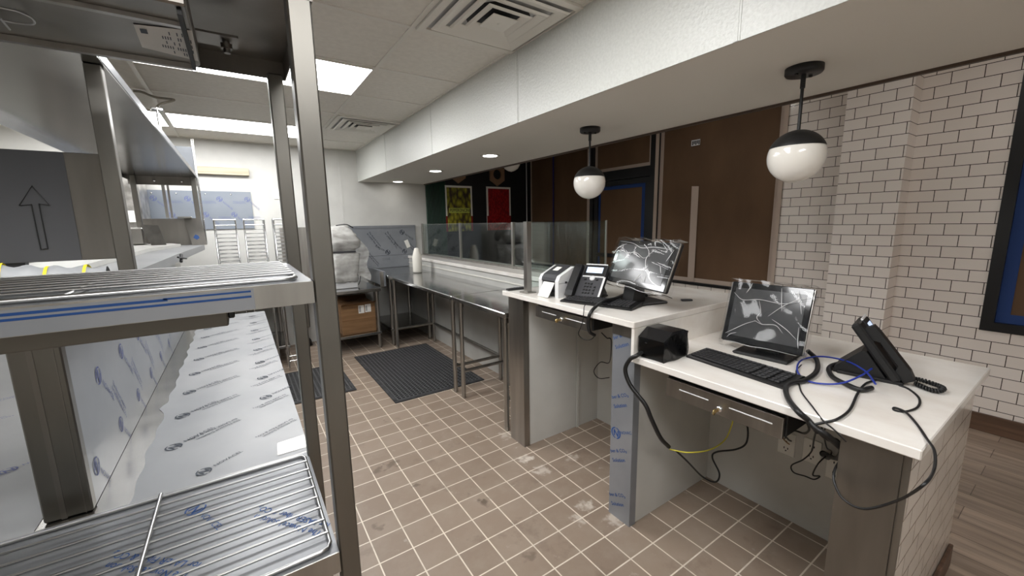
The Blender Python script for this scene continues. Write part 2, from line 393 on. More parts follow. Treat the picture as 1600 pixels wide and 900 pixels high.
def put_text(mb, t, F, x, y, size, rot=0, bold=0, sx=1):
    vs, fs = text_geo(t, bold)
    T = F @ Matrix.Translation((x, y, 0)) @ Matrix.Rotation(rot, 4, 'Z') @ Matrix.Diagonal((size*sx, size, size, 1))
    return mb.merge(vs, fs, T)
def logo_geo():
    mb = MB(); n = 20
    for s0, s1 in ((100, 265), (280, 445)):
        a = [math.radians(s0+(s1-s0)*k/n) for k in range(n+1)]
        w = [.13*(1-abs(k/n-.5)*.9) for k in range(n+1)]
        vs = [(math.cos(t)*.5, math.sin(t)*.5, 0) for t in a] + [(math.cos(t)*(.5-q), math.sin(t)*(.5-q), 0) for t, q in zip(a, w)]
        mb.add(vs, [(i, i+1, n+2+i, n+1+i) for i in range(n)])
    vs, fs = text_geo('N', .03); mb.merge(vs, fs, Matrix.Translation((-.27, -.27, 0)) @ Matrix.Scale(.75, 4))
    return [tuple(p) for p in mb.v], mb.f
LOGO = logo_geo()
def film_marks(F, marks, size=.017):
    """marks: (kind, x, y, rot, scale) on frame F; the print of the protective film"""
    mb = MB()
    for kind, x, y, rot, k in marks:
        T = F @ Matrix.Translation((x, y, 0)) @ Matrix.Rotation(rot, 4, 'Z') @ Matrix.Scale(k, 4)
        if kind == 'logo':
            mb.merge(*LOGO, T @ Matrix.Scale(size*2.1, 4))
            vs, fs = text_geo('NOVACEL', 0); mb.merge(vs, fs, T @ Matrix.Translation((size*1.5, -size*.3, 0)) @ Matrix.Scale(size, 4))
        else:
            for i, t in enumerate(('The Novacel Solution', 'for LASER Fiber & CO\u2082')):
                vs, fs = text_geo(t, .008); mb.merge(vs, fs, T @ Matrix.Translation((0, -i*size*1.0, 0)) @ Matrix.Scale(size*.86, 4))
    return mb

# ================================================================ ROOM
FW, RW, LW, BW_ = 5.64, 4.14, -2.4, -1.7     # far wall y, right wall x, left wall x, back wall y
CH, SZ, SX0, SX1, DH = 2.431, 2.0425, 1.383, 2.285, 2.78
struct('floor', MB().box(LW-.1, 2.36, BW_-.1, FW+.1, -.08, 0), M_FLOOR)
struct('floor_dining', MB().box(2.36, RW+.1, BW_-.1, FW+.1, -.08, 0), M_WOODF)
b = MB().box(LW-.1, SX0, BW_-.1, FW+.1, CH, CH+.05)
c_ = struct('ceiling', b, M_CEIL)
g = MB()
CXL, CYL = .8076, 2.0404
ys = [CYL+.6096*k for k in range(-6, 7) if BW_ < CYL+.6096*k < FW]
for x in (CXL-1.2192*2, CXL-1.2192, CXL): g.box(x-.012, x+.012, BW_, FW, CH-.006, CH+.004)
for y in ys: g.box(LW, SX0, y-.012, y+.012, CH-.0055, CH+.004)
g.box(SX0-.02, SX0, BW_, FW, CH-.008, CH+.004); g.box(LW, SX0, FW-.02, FW, CH-.0075, CH+.004)
spart('ceiling_grid', g, M_GRID, c_)
struct('ceiling_dining', MB().box(SX1, RW+.1, BW_-.1, FW+.1, DH, DH+.05), M_SOFFIT)
b = MB().box(SX0, SX1, BW_, FW, SZ, DH+.05)
so = struct('soffit', b, M_SOFFIT)
sk = MB().box(SX0-.006, SX0-.0005, BW_, FW, SZ-.004, CH-.008)
spart('soffit_face_panel', sk, M_FRP, so)
m_ = MB()
for y in (.32, 1.54+.46, 3.19+.02): m_.box(SX0-.010, SX0-.006, y-.010, y+.010, SZ, CH-.01)
m_.v = []; m_.f = []; m_.mi = []; m_.sm = []
for px in (810,): 
    y = bp(809, 120, x=SX0).y
    for yy in (y, y+1.22, y+2.44, y-1.22): m_.box(SX0-.0075, SX0-.006, yy-.011, yy+.011, SZ-.003, CH-.008).box(SX0-.0085, SX0-.0075, yy-.004, yy+.004, SZ-.003, CH-.008)
spart('seam_strip', m_, M_FRP, so)
struct('trim_1', MB().box(SX1, SX1+.02, BW_, FW, SZ-.012, SZ+.03), M_BROWNTRIM)
# far wall: kitchen half white, dining half dark
wf = struct('wall_far', MB().box(LW-.1, SX1+.02, FW, FW+.1, 0, DH), M_WHITE)
m_ = MB()
for x in (-1.8, -.62, .60, 1.165): m_.box(x-.011, x+.011, FW-.004, FW, .12, CH)
spart('seam_strip', m_, M_WHITE, wf)
struct('wall_far_dining', MB().box(SX1+.02, RW+.1, FW, FW+.1, 0, DH), M_BLACKW)
struct('wall_left', MB().box(LW-.1, LW, BW_-.1, FW+.1, 0, CH+.05), M_WHITE)
struct('wall_back', MB().box(LW-.1, SX1, BW_-.1, BW_, 0, DH), M_WHITE)
struct('wall_back_dining', MB().box(SX1, RW+.1, BW_-.1, BW_, 0, DH), M_SUBY)
# right wall: subway tile with a window, a column, then the papered storefront
YT = 1.74
b = MB().box(RW, RW+.14, .44, YT, 0, DH).box(RW, RW+.14, BW_, .44, 0, .706).box(RW, RW+.14, BW_, .44, 2.50, DH).box(RW, RW+.14, BW_, -1.1, .706, 2.50)
struct('wall_right', b, M_SUBX)
struct('wall_column', MB().box(3.95, RW, .893, 1.268, 0, DH), [M_SUBX])
b = MB().box(RW, RW+.14, YT, 3.10, 0, .76).box(RW, RW+.14, 4.10, FW, 0, .76).box(RW, RW+.14, YT, FW, 2.62, DH)
struct('wall_right_storefront', b, M_SUBX)
bb = MB().box(RW-.014, RW, BW_, .893, 0, .128, c=.004).box(3.936, 3.95, .88, 1.28, 0, .128, c=.004).box(3.94, RW, .879, .893, 0, .128, c=.003).box(RW-.014, RW, 1.268, 3.1, 0, .128, c=.004)
struct('baseboard_right', bb, M_WOODB)
# window in the tile wall
def window(n, y0, y1, z0, z1, fr=.05, tape=M_BLUETAPE, tw=.05, mull=()):
    f = MB()
    f.box(RW-.01, RW+.08, y0, y0+fr, z0, z1).box(RW-.01, RW+.08, y1-fr, y1, z0, z1)
    f.box(RW-.01, RW+.08, y0+fr, y1-fr, z0, z0+fr).box(RW-.01, RW+.08, y0+fr, y1-fr, z1-fr, z1)
    w = struct('window_%d' % n, f, M_FRAMEB)
    spart('glass_pane', MB().box(RW+.045, RW+.05, y0+fr, y1-fr, z0+fr, z1-fr), M_GLASS, w)
    k = MB().grid(lambda u, v: V((RW+.036+.004*math.sin(u*9+v*3)*math.sin(v*7+u*4), y0+fr+.001+(y1-y0-2*fr-.002)*u, z0+fr+.001+(z1-z0-2*fr-.002)*v)), 24, 30)
    spart('brown_paper', k, M_KRAFT, w)
    if tape:
        t = MB(); a, b_, c, d = y0+fr, y1-fr, z0+fr, z1-fr; X = (RW+.028, RW+.031)
        t.box(*X, a, a+tw, c, d).box(*X, b_-tw, b_, c, d).box(*X, a+tw, b_-tw, c, c+tw).box(*X, a+tw, b_-tw, d-tw, d)
        spart('edge_tape', t, tape, w)
    return w
window(1, -1.1, .44, .706, 2.50, .06, M_BLUETAPE, .06)
w2 = window(2, YT, 3.10, .76, 2.62, .03, M_CREAMTAPE, .045)
window(3, 4.16, FW-.01, .76, 2.62, .03, M_CREAMTAPE, .03)
spart('edge_tape', MB().box(RW-.012, RW-.0105, YT-.004, YT+.034, .76, 2.62).box(RW-.012, RW-.0105, 3.066, 3.10, .76, 2.62), M_CREAMTAPE, w2)
tp = MB()
a = [bp(1081, 291, x=4.158), bp(1092, 291, x=4.158), bp(1084, 440, x=4.158), bp(1074, 440, x=4.158)]
tp.add([p+V((d, 0, 0)) for d in (0, .002) for p in a], [(0, 1, 2, 3), (7, 6, 5, 4), (0, 4, 5, 1), (1, 5, 6, 2), (2, 6, 7, 3), (3, 7, 4, 0)])
spart('paper_joint_tape', tp, M_CREAMTAPE, w2)
st = MB().box(RW+.02, RW+.022, 2.58, 2.68, 2.26, 2.32); 
for k in range(5): st.mat(1).box(RW+.0185, RW+.02, 2.585+.018*k, 2.597+.018*k, 2.267+.01*(k % 2), 2.31)
spart('paper_sticker', st, [M_LGREY, M_INKK], w2)
b = MB().box(4.157, 4.159, 4.98, 5.01, .80, 2.6)
spart('paper_joint_tape', b, mat('violet_tape', rgb(48, 40, 110), .6), bpy.data.objects['window_3'])
# door with transom
D0, D1 = 3.10, 4.16
f = MB().box(RW-.02, RW+.1, D0, D0+.07, 0, 2.62).box(RW-.02, RW+.1, D1-.06, D1, 0, 2.62).box(RW-.02, RW+.1, D0+.07, D1-.06, 2.0, 2.12).box(RW-.02, RW+.1, D0+.07, D1-.06, 2.56, 2.62)
f.box(RW-.0, RW+.06, D0+.075, D0+.145, .01, 1.995).box(RW, RW+.06, D1-.135, D1-.065, .01, 1.995).box(RW, RW+.06, D0+.145, D1-.135, .01, .2).box(RW, RW+.06, D0+.145, D1-.135, 1.93, 1.995)
dr = struct('door_1', f, M_FRAMEB)
k = MB().grid(lambda u, v: V((RW+.030+.003*math.sin(u*8+v*5), D0+.146+(D1-D0-.282)*u, .2+1.73*v)), 12, 20)
k.grid(lambda u, v: V((RW+.030+.002*math.sin(u*8), D0+.071+(D1-D0-.132)*u, 2.121+.438*v)), 12, 6)
spart('brown_paper', k, M_KRAFT, dr)
spart('glass_pane', MB().box(RW+.04, RW+.045, D0+.145, D1-.135, .2, 1.93).box(RW+.04, RW+.045, D0+.07, D1-.06, 2.12, 2.56), M_GLASS, dr)
t = MB(); X = (RW+.018, RW+.021)
t.box(*X, D0+.145, D0+.205, .2, 1.93).box(*X, D1-.17, D1-.135, .2, 1.93).box(*X, D0+.205, D1-.17, 1.885, 1.93)
spart('blue_tape_border', t, M_BLUETAPE, dr)
t = MB().box(*X, D0+.07, D0+.115, 2.12, 2.56).box(*X, D1-.1, D1-.06, 2.12, 2.56).box(*X, D0+.115, D1-.1, 2.12, 2.165)
t.box(RW-.023, RW-.021, D0-.045, D0-.0, .8, 2.62).box(RW-.023, RW-.021, D1, D1+.05, .8, 2.62)
spart('cream_tape_border', t, M_CREAMTAPE, dr)
spart('push_bar', MB().box(RW-.05, RW-.03, D0+.15, D1-.14, 1.0, 1.05, c=.006).box(RW-.03, RW, D0+.16, D0+.19, 1.01, 1.04).box(RW-.03, RW, D1-.18, D1-.15, 1.01, 1.04), M_FRAMEB, dr)

# ---------------------------------------------------------------- dining far wall decoration
b = MB()
for k in range(13): b.prism([(SX1+.022+.024*k, FW), (SX1+.034+.024*k, FW-.014), (SX1+.046+.024*k, FW)], .9, 2.7, 'z')
solo('ribbed_wall_panel', b, M_GREEN, 'dark green ribbed wall panel beside the white kitchen wall', 'wall panel')
def poster(x0, x1, z0, z1, label, m, lab=None):
    t = thing('food_poster', label, 'poster', ((x0+x1)/2, FW-.012, z0), 0, 'food posters on the black dining wall')
    part('backing', MB().box(x0, x1, FW-.012, FW-.001, z0, z1), M_PAPER if False else M_PAPER, t)
    part('picture', MB().box(x0+.028, x1-.028, FW-.0135, FW-.0122, z0+.0, z1-.03), m, t)
    for a in (x0, x1-.028): part('lower_border', MB().box(a, a+.028, FW-.0137, FW-.0122, z0, z0+.23), M_PRED, t)
    if lab:
        part('name_strip', MB().box(x0+.055, x1-.050, FW-.0150, FW-.0137, z0+.275, z0+.35), M_LIME, t)
        mb = MB(); F = frame((x0+.07, FW-.0151, z0+.29), (1, 0, 0), (0, 0, 1)); gw = max(v[0] for v in text_geo(lab, .01)[0]); put_text(mb, lab, F, -.002, .002, .068, 0, .01, (x1-x0-.125)/gw/.068)
        part('lettering', mb, M_INKK, t)
    return t
poster(2.605, 3.06, 1.36, 2.04, 'food poster of yellow-green peppers with the word PEPPERONCINI', M_POSTY, 'PEPPERONCINI')
poster(3.32, 3.775, 1.36, 2.045, 'food poster filled with red tomato flesh, white upper border', M_POSTR)
def hexa(cx, cz, r, hole, label):
    t = []
    mb = MB(); n = 6
    o = [(cx+r*math.sin(PI/3*k), cz+r*1.1*math.cos(PI/3*k)) for k in range(n)]
    nn = 24; O = []; I = []
    for k in range(nn):
        a = 2*PI*k/nn; s_ = a % (PI/3); q = math.cos(PI/6)/math.cos(s_-PI/6)
        O.append((cx+r*q*math.sin(a), cz+r*q*1.15*math.cos(a))); I.append((cx+hole*math.sin(a), cz+hole*math.cos(a)))
    vs = [(u, y, v) for y in (FW-.03, FW-.002) for L in (O, I) for u, v in L]
    fs = []
    for k in range(nn):
        j = (k+1) % nn
        fs += [(k, j, nn+j, nn+k), (2*nn+k, 3*nn+k, 3*nn+j, 2*nn+j), (k, 2*nn+k, 2*nn+j, j), (nn+k, nn+j, 3*nn+j, 3*nn+k)]
    mb.add(vs, fs); solo('hexagon_wall_decor', mb, M_TAN, label, 'wall decor', 'tan cut-out shapes above the posters')
hexa(2.83, 2.235, .14, .045, 'tan hexagon cut-out above the pepper poster, mostly hidden by the soffit')
hexa(3.52, 2.235, .155, .075, 'tan hexagon cut-out with a round hole above the red poster')
solo('wall_conduit', MB().tube([(4.10, FW-.015, .8), (4.10, FW-.015, 2.7)], .008), M_LGREY, 'thin pale conduit down the black wall beside the brown paper', 'conduit')
b = MB().lathe([(.001, -.11), (.04, -.10), (.08, -.075), (.105, -.035), (.11, 0), (.105, .03), (.09, .06), (.06, .09), (.02, .1)], (2.78, 4.12, 2.185))
t = thing('globe_light', 'white glass globe light over the dining side, half hidden by the soffit', 'light', (2.78, 4.12, 2.07))
part('glass_globe', b, M_GLOBE, t); part('stem', MB().tube([(2.78, 4.12, 2.28), (2.78, 4.12, DH)], .008), M_BLACK, t)

# ---------------------------------------------------------------- ceiling fixtures
for i, (x, y) in enumerate(((3.1, .3), (3.1, 2.3))):  # two unseen lamps added to brighten the tile wall and dining floor
    t = thing('dining_fill_light', ('added round fill light, unseen, over the dining side near the tile wall', 'added round fill light, unseen, over the dining side near the papered door')[i], 'ceiling light', (x, y, DH-.05), 0, 'added fill lights over the dining side')
    part('rim', MB().lathe([(.17, 0), (.18, -.004), (.18, -.04), (.165, -.045), (.165, -.01)], (x, y, DH)), M_GRID, t)
    part('diffuser', MB().lathe([(.16, -.02), (.162, -.042), (.001, -.046)], (x, y, DH)), M_DINFILL, t)
def panel(x0, y0, label):
    x1, y1 = x0+1.2192, y0+.6096
    t = thing('ceiling_panel_light', label, 'ceiling light', ((x0+x1)/2, (y0+y1)/2, CH-.012), 0, 'flat panel lights in the kitchen ceiling')
    f = MB(); a = .02
    f.box(x0+.012, x1-.012, y0+.012, y0+a, CH-.012, CH+.01).box(x0+.012, x1-.012, y1-a, y1-.012, CH-.012, CH+.01)
    f.box(x0+.012, x0+a, y0+a, y1-a, CH-.012, CH+.01).box(x1-a, x1-.012, y0+a, y1-a, CH-.012, CH+.01)
    part('frame', f, M_GRID, t); part('diffuser', MB().box(x0+a, x1-a, y0+a, y1-a, CH-.009, CH-.007), M_PANEL, t)
XA, XB = CXL-1.2192, CXL-2.4384
panel(XA, CYL+.6096, 'bright panel light nearest the steel rack, before the far one')
panel(XA, CYL+.6096*4, 'bright panel light near the far white wall, right one of the pair')
panel(XB, CYL+.6096*4, 'panel light seen as a sliver above the long steel overshelf')
panel(XA, CYL-.6096*2, 'panel light overhead above the open steel rack')
panel(XB, CYL-.6096*2, 'panel light in the ceiling left of the open steel rack')
panel(XA, CYL-.6096*5, 'panel light in the ceiling behind the camera position')
M_DUCT = mat('duct_grey', rgb(190, 190, 190), .5)
def vent(x0, y0, label):
    cx, cy = x0+.3048, y0+.3048
    t = thing('air_vent', label, 'ceiling vent', (cx, cy, CH-.02), 0, 'square ceiling air vents beside the soffit')
    def ring(a, b_, za, zb, mb):
        vs = [(cx+sx*r, cy+sy*r, z) for r, z in ((a, za), (b_, zb), (b_-.006, zb+.004), (a-.004, za+.005)) for sx, sy in ((-1, -1), (1, -1), (1, 1), (-1, 1))]
        fs = [(i*4+k, i*4+(k+1) % 4, ((i+1) % 4)*4+(k+1) % 4, ((i+1) % 4)*4+k) for i in range(4) for k in range(4)]
        mb.add(vs, fs)
    f = MB(); 
    f.box(cx-.29, cx+.29, cy-.29, cy-.255, CH-.016, CH-.004).box(cx-.29, cx+.29, cy+.255, cy+.29, CH-.016, CH-.004)
    f.box(cx-.29, cx-.255, cy-.255, cy+.255, CH-.016, CH-.004).box(cx+.255, cx+.29, cy-.255, cy+.255, CH-.016, CH-.004)
    part('frame', f, M_GRID, t)
    part('backing', MB().box(cx-.255, cx+.255, cy-.255, cy+.255, CH-.0065, CH-.004).mat(1).lathe([(.15, 0), (.15, .0015)], (cx, cy, CH-.0085)), [M_DUCT, M_BLACKM], t)
    for a, b_ in ((.185, .238), (.130, .172), (.078, .117)):
        r = MB()
        vs = [(cx+sx*q, cy+sy*q, z) for q, z in ((b_, CH-.020), (b_-.010, CH-.026), (a, CH-.013), (a-.003, CH-.010), (b_-.006, CH-.017)) for sx, sy in ((-1, -1), (1, -1), (1, 1), (-1, 1))]
        r.add(vs, [(i*4+k, i*4+(k+1) % 4, ((i+1) % 5)*4+(k+1) % 4, ((i+1) % 5)*4+k) for i in range(5) for k in range(4)])
        part('louver_ring', r, M_GRID, t)
    part('centre_plate', MB().box(cx-.066, cx+.066, cy-.066, cy+.066, CH-.030, CH-.024, c=.002).tube([(cx, cy, CH-.024), (cx, cy, CH-.01)], .01).lathe([(.0001, 0), (.006, 0), (.006, .002), (.0001, .002)], (cx, cy, CH-.032), 10), M_GRID, t)
vent(CXL, CYL-.6096, 'large square air vent at the top of the picture with stepped rings')
vent(CXL, CYL+.6096*3, 'distant square air vent beside the soffit near the far wall')
def recessed(y, label):
    t = thing('recessed_downlight', label, 'recessed light', (1.835, y, SZ-.004), 0, 'round downlights in the soffit')
    part('trim_ring', MB().lathe([(.062, 0), (.085, 0), (.085, -.004), (.06, -.004)], (1.835, y, SZ)), M_GRID, t)
    part('lens', MB().lathe([(.06, -.001), (.06, -.003)], (1.835, y, SZ-.0015)), M_DOWN, t)
recessed(3.035, 'lit round downlight in the soffit nearest the pendant')
recessed(4.18, 'lit round downlight in the soffit, middle one of three')
recessed(5.42, 'lit round downlight in the soffit nearest the far wall')
def pendant(x, y, label):
    t = thing('globe_pendant', label, 'pendant lamp', (x, y, 1.62), 0, 'black and white globe pendants over the register counter')
    part('canopy', MB().lathe([(.0, -.026), (.058, -.026), (.062, -.02), (.062, 0), (0, 0)], (x, y, SZ), 36).lathe([(.006, -.032), (.006, -.026)], (x+.035, y-.01, SZ), 10).lathe([(.006, -.032), (.006, -.026)], (x-.035, y+.01, SZ), 10), M_BLACK, t)
    part('rod', MB().tube([(x, y, SZ-.026), (x, y, SZ-.075)], .009).tube([(x, y, SZ-.07), (x, y, 1.80)], .0062), M_BLACK, t)
    r = .098; zc = 1.718; cut = math.radians(22)
    prof = [(r*math.cos(a), r*math.sin(a)) for a in [cut+(PI/2-cut)*k/12 for k in range(13)]]
    part('metal_cap', MB().lathe([(r*1.012*math.cos(cut-.03), r*math.sin(cut-.03))] + [(p*1.012+.0001, q*1.012) for p, q in prof] , (x, y, zc), 40), M_BLACK, t)
    prof = [(r*math.cos(a)+.0001, r*math.sin(a)) for a in [-PI/2+(cut+PI/2)*k/20 for k in range(21)]]
    part('glass_globe', MB().lathe(prof, (x, y, zc), 40), M_GLOBE, t)
pendant(1.846, 1.869, 'globe pendant hanging over the raised register counter')
pendant(1.835, .733, 'globe pendant hanging over the lower register counter')

# ================================================================ HALF WALL, GUARD GLASS
hw = MB().box(2.0, 2.36, 2.20, FW, 0, 1.0); o = struct('wall_half', hw, M_WHITE)
spart('seam_strip', MB().box(1.992, 2.0, 2.2, FW, .935, .945).box(1.994, 2.0, 2.70, 2.705, .9, 1.0), M_GRID, o)
solo('ledge_cap', MB().box(1.985, 2.40, 2.215, FW-.001, 1.001, 1.038, c=.004), M_QUARTZ, 'long white ledge under the glass screens behind the steel tables', 'ledge')
GX = 2.2
def post(x, y, z0, z1, w, par):
    part('post', MB().box(x-w, x+w, y-w, y+w, z0, z1, c=.003).box(x-w*2, x+w*2, y-w*2, y+w*2, z0, z0+.006), M_STEEL, par)
t = thing('glass_screen', 'clear glass screen panels with steel posts along the white ledge', 'glass screen', (GX, 3.9, 1.04))
for y in (3.25, 4.37, 5.56): post(GX, y, 1.0385, 1.485, .014, t)
for y0, y1 in ((2.06, 3.235), (3.265, 4.355), (4.385, 5.545)):
    part('glass_panel', MB().box(GX-.004, GX+.004, y0, y1, 1.06, 1.480), M_GLASS, t)
part('bottom_channel', MB().box(GX-.012, GX+.012, 3.265, 4.355, 1.0385, 1.062).box(GX-.012, GX+.012, 4.385, 5.545, 1.0385, 1.062).box(GX-.012, GX+.012, 2.26, 3.235, 1.0385, 1.062), M_STEEL, t)
t = thing('glass_screen', 'short clear glass screen across the raised counter, square steel post at its front', 'glass screen', (1.8, 1.98, 1.04))
post(1.492, 2.045, 1.0405, 1.487, .019, t)
part('glass_panel', MB().box(1.513, 2.186, 2.041, 2.049, 1.07, 1.487), M_GLASS, t)
part('edge_post', MB().box(2.187, 2.200, 2.038, 2.052, 1.0405, 1.487, c=.002), M_STEEL, t)

# ================================================================ REGISTER COUNTERS
HZ, LZ = 1.04, .885
def endcap(y0, y1, z1, label, m, group, marks=None, top_bare=False):
    t = thing('partition_wall', label, 'partition', (1.75, (y0+y1)/2, 0), 0, group)
    part('core', MB().box(1.445, 2.12, y0+.006, y1-.006, 0, z1), M_WHITE, t)
    c = MB().box(1.438, 1.4448, y0, y1, .0, z1, c=.001).box(1.4448, 1.482, y0, y0+.0055, .0, z1).box(1.4448, 1.482, y1-.0055, y1, .0, z1)
    e = part('steel_end_cap', c, m, t)
    if marks: part('film_print', marks, M_INKB, t)
    if top_bare: part('bare_steel_top', MB().box(1.4345, 1.4378, y0, y1, z1-.055, z1), M_STEELD, t)
    return t
endcap(2.025, 2.19, HZ-.031, 'partition with a bare steel end cap between prep table and raised counter', M_STEEL, 'register counter partitions')
F = frame((1.4375, 1.285, 0), (0, -1, 0), (0, 0, 1))
def cut_marks(F, rows, size, width):
    mb = MB()
    for txt, x, y, rot, k in rows:
        if txt == 'logo': mb.merge(*LOGO, F @ mt((x, y, 0)) @ Matrix.Scale(k, 4)); continue
        put_text(mb, txt, F, x, y, size*k, rot, .008)
    return mb
mk = []
for y in (.885, .585, .30, .06): mk += [('ber & CO\u2082', .008, y+.038, .45, 1.35), ('Solution', .022, y-.006, .45, 1.45)]
mk += [('logo', .036, .455, .15, .058), ('NOVAC', .066, .462, .40, 1.1)]
endcap(1.152, 1.285, HZ-.031, 'partition with a printed film-covered end cap between the two counters', M_FILMS, 'register counter partitions', cut_marks(F, mk, .018, .13), True)
endcap(.247, .385, LZ-.031, 'partition with a scuffed steel end cap at the end of the lower counter', M_STEELD, 'register counter partitions')
cb = MB().box(2.12, 2.36, .235, 2.20, 0, LZ-.03).box(2.12, 2.36, 1.16, 2.2, LZ-.03, HZ-.031)
struct('wall_counter_back', cb, M_WHITE)
struct('trim_2', MB().box(2.114, 2.1198, 1.60, 1.62, 0, HZ-.04).box(1.9, 1.92, 2.019, 2.0245, .0, .98), M_WHITE)
et = struct('wall_counter_end', MB().box(1.455, 2.372, .233, .2465, 0, LZ-.031), M_SUBY)
spart('corner_trim', MB().box(1.447, 1.455, .231, .2465, 0, LZ-.031), M_STEELD, et)
struct('wall_counter_dining', MB().box(2.3602, 2.372, .247, FW, 0, LZ-.031), M_SUBX)
struct('baseboard_counter', MB().box(1.50, 2.386, .219, .232, 0, .10, c=.003).box(2.3725, 2.386, .233, FW, 0, .10, c=.003), M_WOODB)
q = MB().box(1.405, 2.42, 1.135, 2.213, HZ-.03, HZ, c=.003)
t = thing('raised_countertop', 'raised white stone countertop with a waterfall side toward the lower one', 'countertop', (1.9, 1.67, LZ))
part('slab', q, M_QUARTZ, t)
part('waterfall_side', MB().box(1.408, 2.42, 1.1352, 1.1518, LZ-.03, HZ-.031, c=.002), M_QUARTZ, t)
solo('lower_countertop', MB().box(1.405, 2.405, .208, 1.1345, LZ-.03, LZ, c=.003), M_QUARTZ, 'lower white stone countertop nearest the camera holding the big screen', 'countertop')

def drawer(y0, y1, z0, z1, label, key=True):
    t = thing('cash_drawer', label, 'cash drawer', (1.65, (y0+y1)/2, z0), 0, 'cash drawers under the register counters')
    part('housing', MB().box(1.452, 1.86, y0-.005, y1+.005, z0+.004, z1+.012, c=.003), M_BLACKM, t)
    part('mounting_bracket', MB().box(1.47, 1.84, y0-.02, y0+.0, z1+.0125, z1+.0165).box(1.47, 1.84, y1-.0, y1+.02, z1+.0125, z1+.0165), M_BLACKM, t)
    f = part('front_plate', MB().box(1.432, 1.4515, y0, y1, z0, z1, c=.002), M_STEEL, t)
    L = y1-y0
    for a, b_ in ((.14, .42), (.60, .93)):
        yy0, yy1 = y1-L*b_, y1-L*a
        part('media_slot_glint', MB().box(1.4295, 1.4318, yy0, yy1, z0+(z1-z0)*.56, z0+(z1-z0)*.56+.0042, c=.0005), M_LGREY, t)  # slots drawn as pale strips, the light they catch is in the colour
    yk = y1-L*.52
    lo = part('lock', MB().lathe([(.0001, 0), (.011, 0), (.011, .006), (.0001, .006)], (0, 0, 0), 20, Matrix.Translation((1.432, yk, z0+.026)) @ Matrix.Rotation(-PI/2, 4, 'Y')), M_CHROME, t)
    part('key', MB().box(1.400, 1.426, yk-.0015, yk+.0015, z0+.020, z0+.032).lathe([(.0001, -.001), (.012, -.001), (.012, .001), (.0001, .001)], (0, 0, 0), 16, Matrix.Translation((1.398, yk, z0+.024)) @ Matrix.Rotation(PI/2, 4, 'X')), M_BRASS, lo)
    return t
drawer(1.434, 1.885, .924, .992, 'steel-fronted cash drawer under the raised counter')
drawer(.537, .98, .752, .829, 'steel-fronted cash drawer under the lower counter')
for p_, px in ((0, 0),):
    for zz, y0, y1, zt in ((.9925+.0165-.0, 1.434, 1.885, HZ-.03), (.8455, .537, .98, LZ-.03)):
        pass

# outlets in the lower bay
def outlet(y, z, label):
    t = thing('power_outlet', label, 'power outlet', (2.119, y, z-.06), 0, 'power outlets inside the lower counter bay')
    part('plate', MB().box(2.113, 2.1195, y-.036, y+.036, z-.058, z+.058, c=.002), M_PLUGW, t)
    s = MB()
    for dz in (-.028, .02):
        s.box(2.1122, 2.1128, y-.010, y-.006, z+dz, z+dz+.010).box(2.1122, 2.1128, y+.006, y+.010, z+dz, z+dz+.010).box(2.1122, 2.1128, y-.003, y+.003, z+dz-.011, z+dz-.005)
    part('socket_slots', s, M_INKK, t)
outlet(.77, .395, 'white power outlet under the drawer, farthest from the steel end')
outlet(.665, .405, 'white power outlet in the middle of the three below the cables')
outlet(.57, .37, 'white power outlet with the black plug, beside the steel end')

# ================================================================ PREP TABLES
def table(x0, x1, y0, y1, z, label, legs, shelf=None, rails=(), gr=None, rim=.035, cat='work table'):
    t = thing('steel_work_table', label, cat, ((x0+x1)/2, (y0+y1)/2, 0), 0, gr)
    part('tabletop', MB().box(x0, x1, y0, y1, z-rim, z, c=.005), M_TABLETOP, t)
    zb = z-rim
    for (x, y) in legs:
        part('leg', MB().tube([(x, y, zb), (x, y, .03)], .019, 14).tube([(x, y, .03), (x, y, .0)], [.021, .012], 12).tube([(x, y, zb), (x, y, zb-.05)], .025, 14), M_STEEL, t)
    if shelf: part('undershelf', MB().box(shelf[0], shelf[1], shelf[2], shelf[3], shelf[4]-.03, shelf[4], c=.004), M_STEELH, t)
    if rails:
        r = MB()
        for a, b_ in rails: r.tube([a, b_], .014, 10)
        part('cross_rail', r, M_STEEL, t)
    return t
TZ = .885; G = 'steel work tables along the kitchen walls'
table(1.415, 1.985, 2.205, 3.022, TZ, 'steel prep table touching the raised counter partition, nearest the registers',
      [(1.465, 2.955), (1.94, 2.955), (1.465, 2.28), (1.94, 2.28)], None,
      [((1.465, 2.955, .24), (1.94, 2.955, .24)), ((1.94, 2.28, .24), (1.94, 2.955, .24)), ((1.465, 2.28, .24), (1.94, 2.28, .24))], G)
table(1.415, 1.985, 3.028, 4.745, TZ, 'long steel prep table along the half wall, in the middle',
      [(1.465, 3.11), (1.94, 3.11), (1.465, 4.69), (1.94, 4.69)], None,
      [((1.465, 3.11, .24), (1.94, 3.11, .24)), ((1.94, 3.11, .24), (1.94, 4.69, .24)), ((1.465, 4.69, .24), (1.94, 4.69, .24))], G)
table(1.415, 1.985, 4.751, 5.62, TZ, 'corner steel table with an undershelf below the film-covered splash panel',
      [(1.465, 4.84), (1.94, 4.84), (1.465, 5.55), (1.94, 5.55)], (1.44, 1.97, 4.80, 5.6, .22), (), G)
table(.80, 1.34, 4.80, 5.62, .74, 'lower steel table carrying the plastic-wrapped machine, carton below',
      [(1.30, 4.85), (.84, 4.85), (1.30, 5.57), (.84, 5.57)], (.81, 1.33, 4.83, 5.6, .205), (), G)
table(-.35, .36, 4.83, 5.62, .78, 'steel table with a low shelf behind the film-covered counter',
      [(.32, 4.88), (-.3, 4.88), (.32, 5.57), (-.3, 5.57)], (-.34, .35, 4.85, 5.6, .21), (), G)
t = thing('side_splash', 'film-covered steel side splash between the low table and the corner table', 'splash guard', (1.38, 5.1, .74))
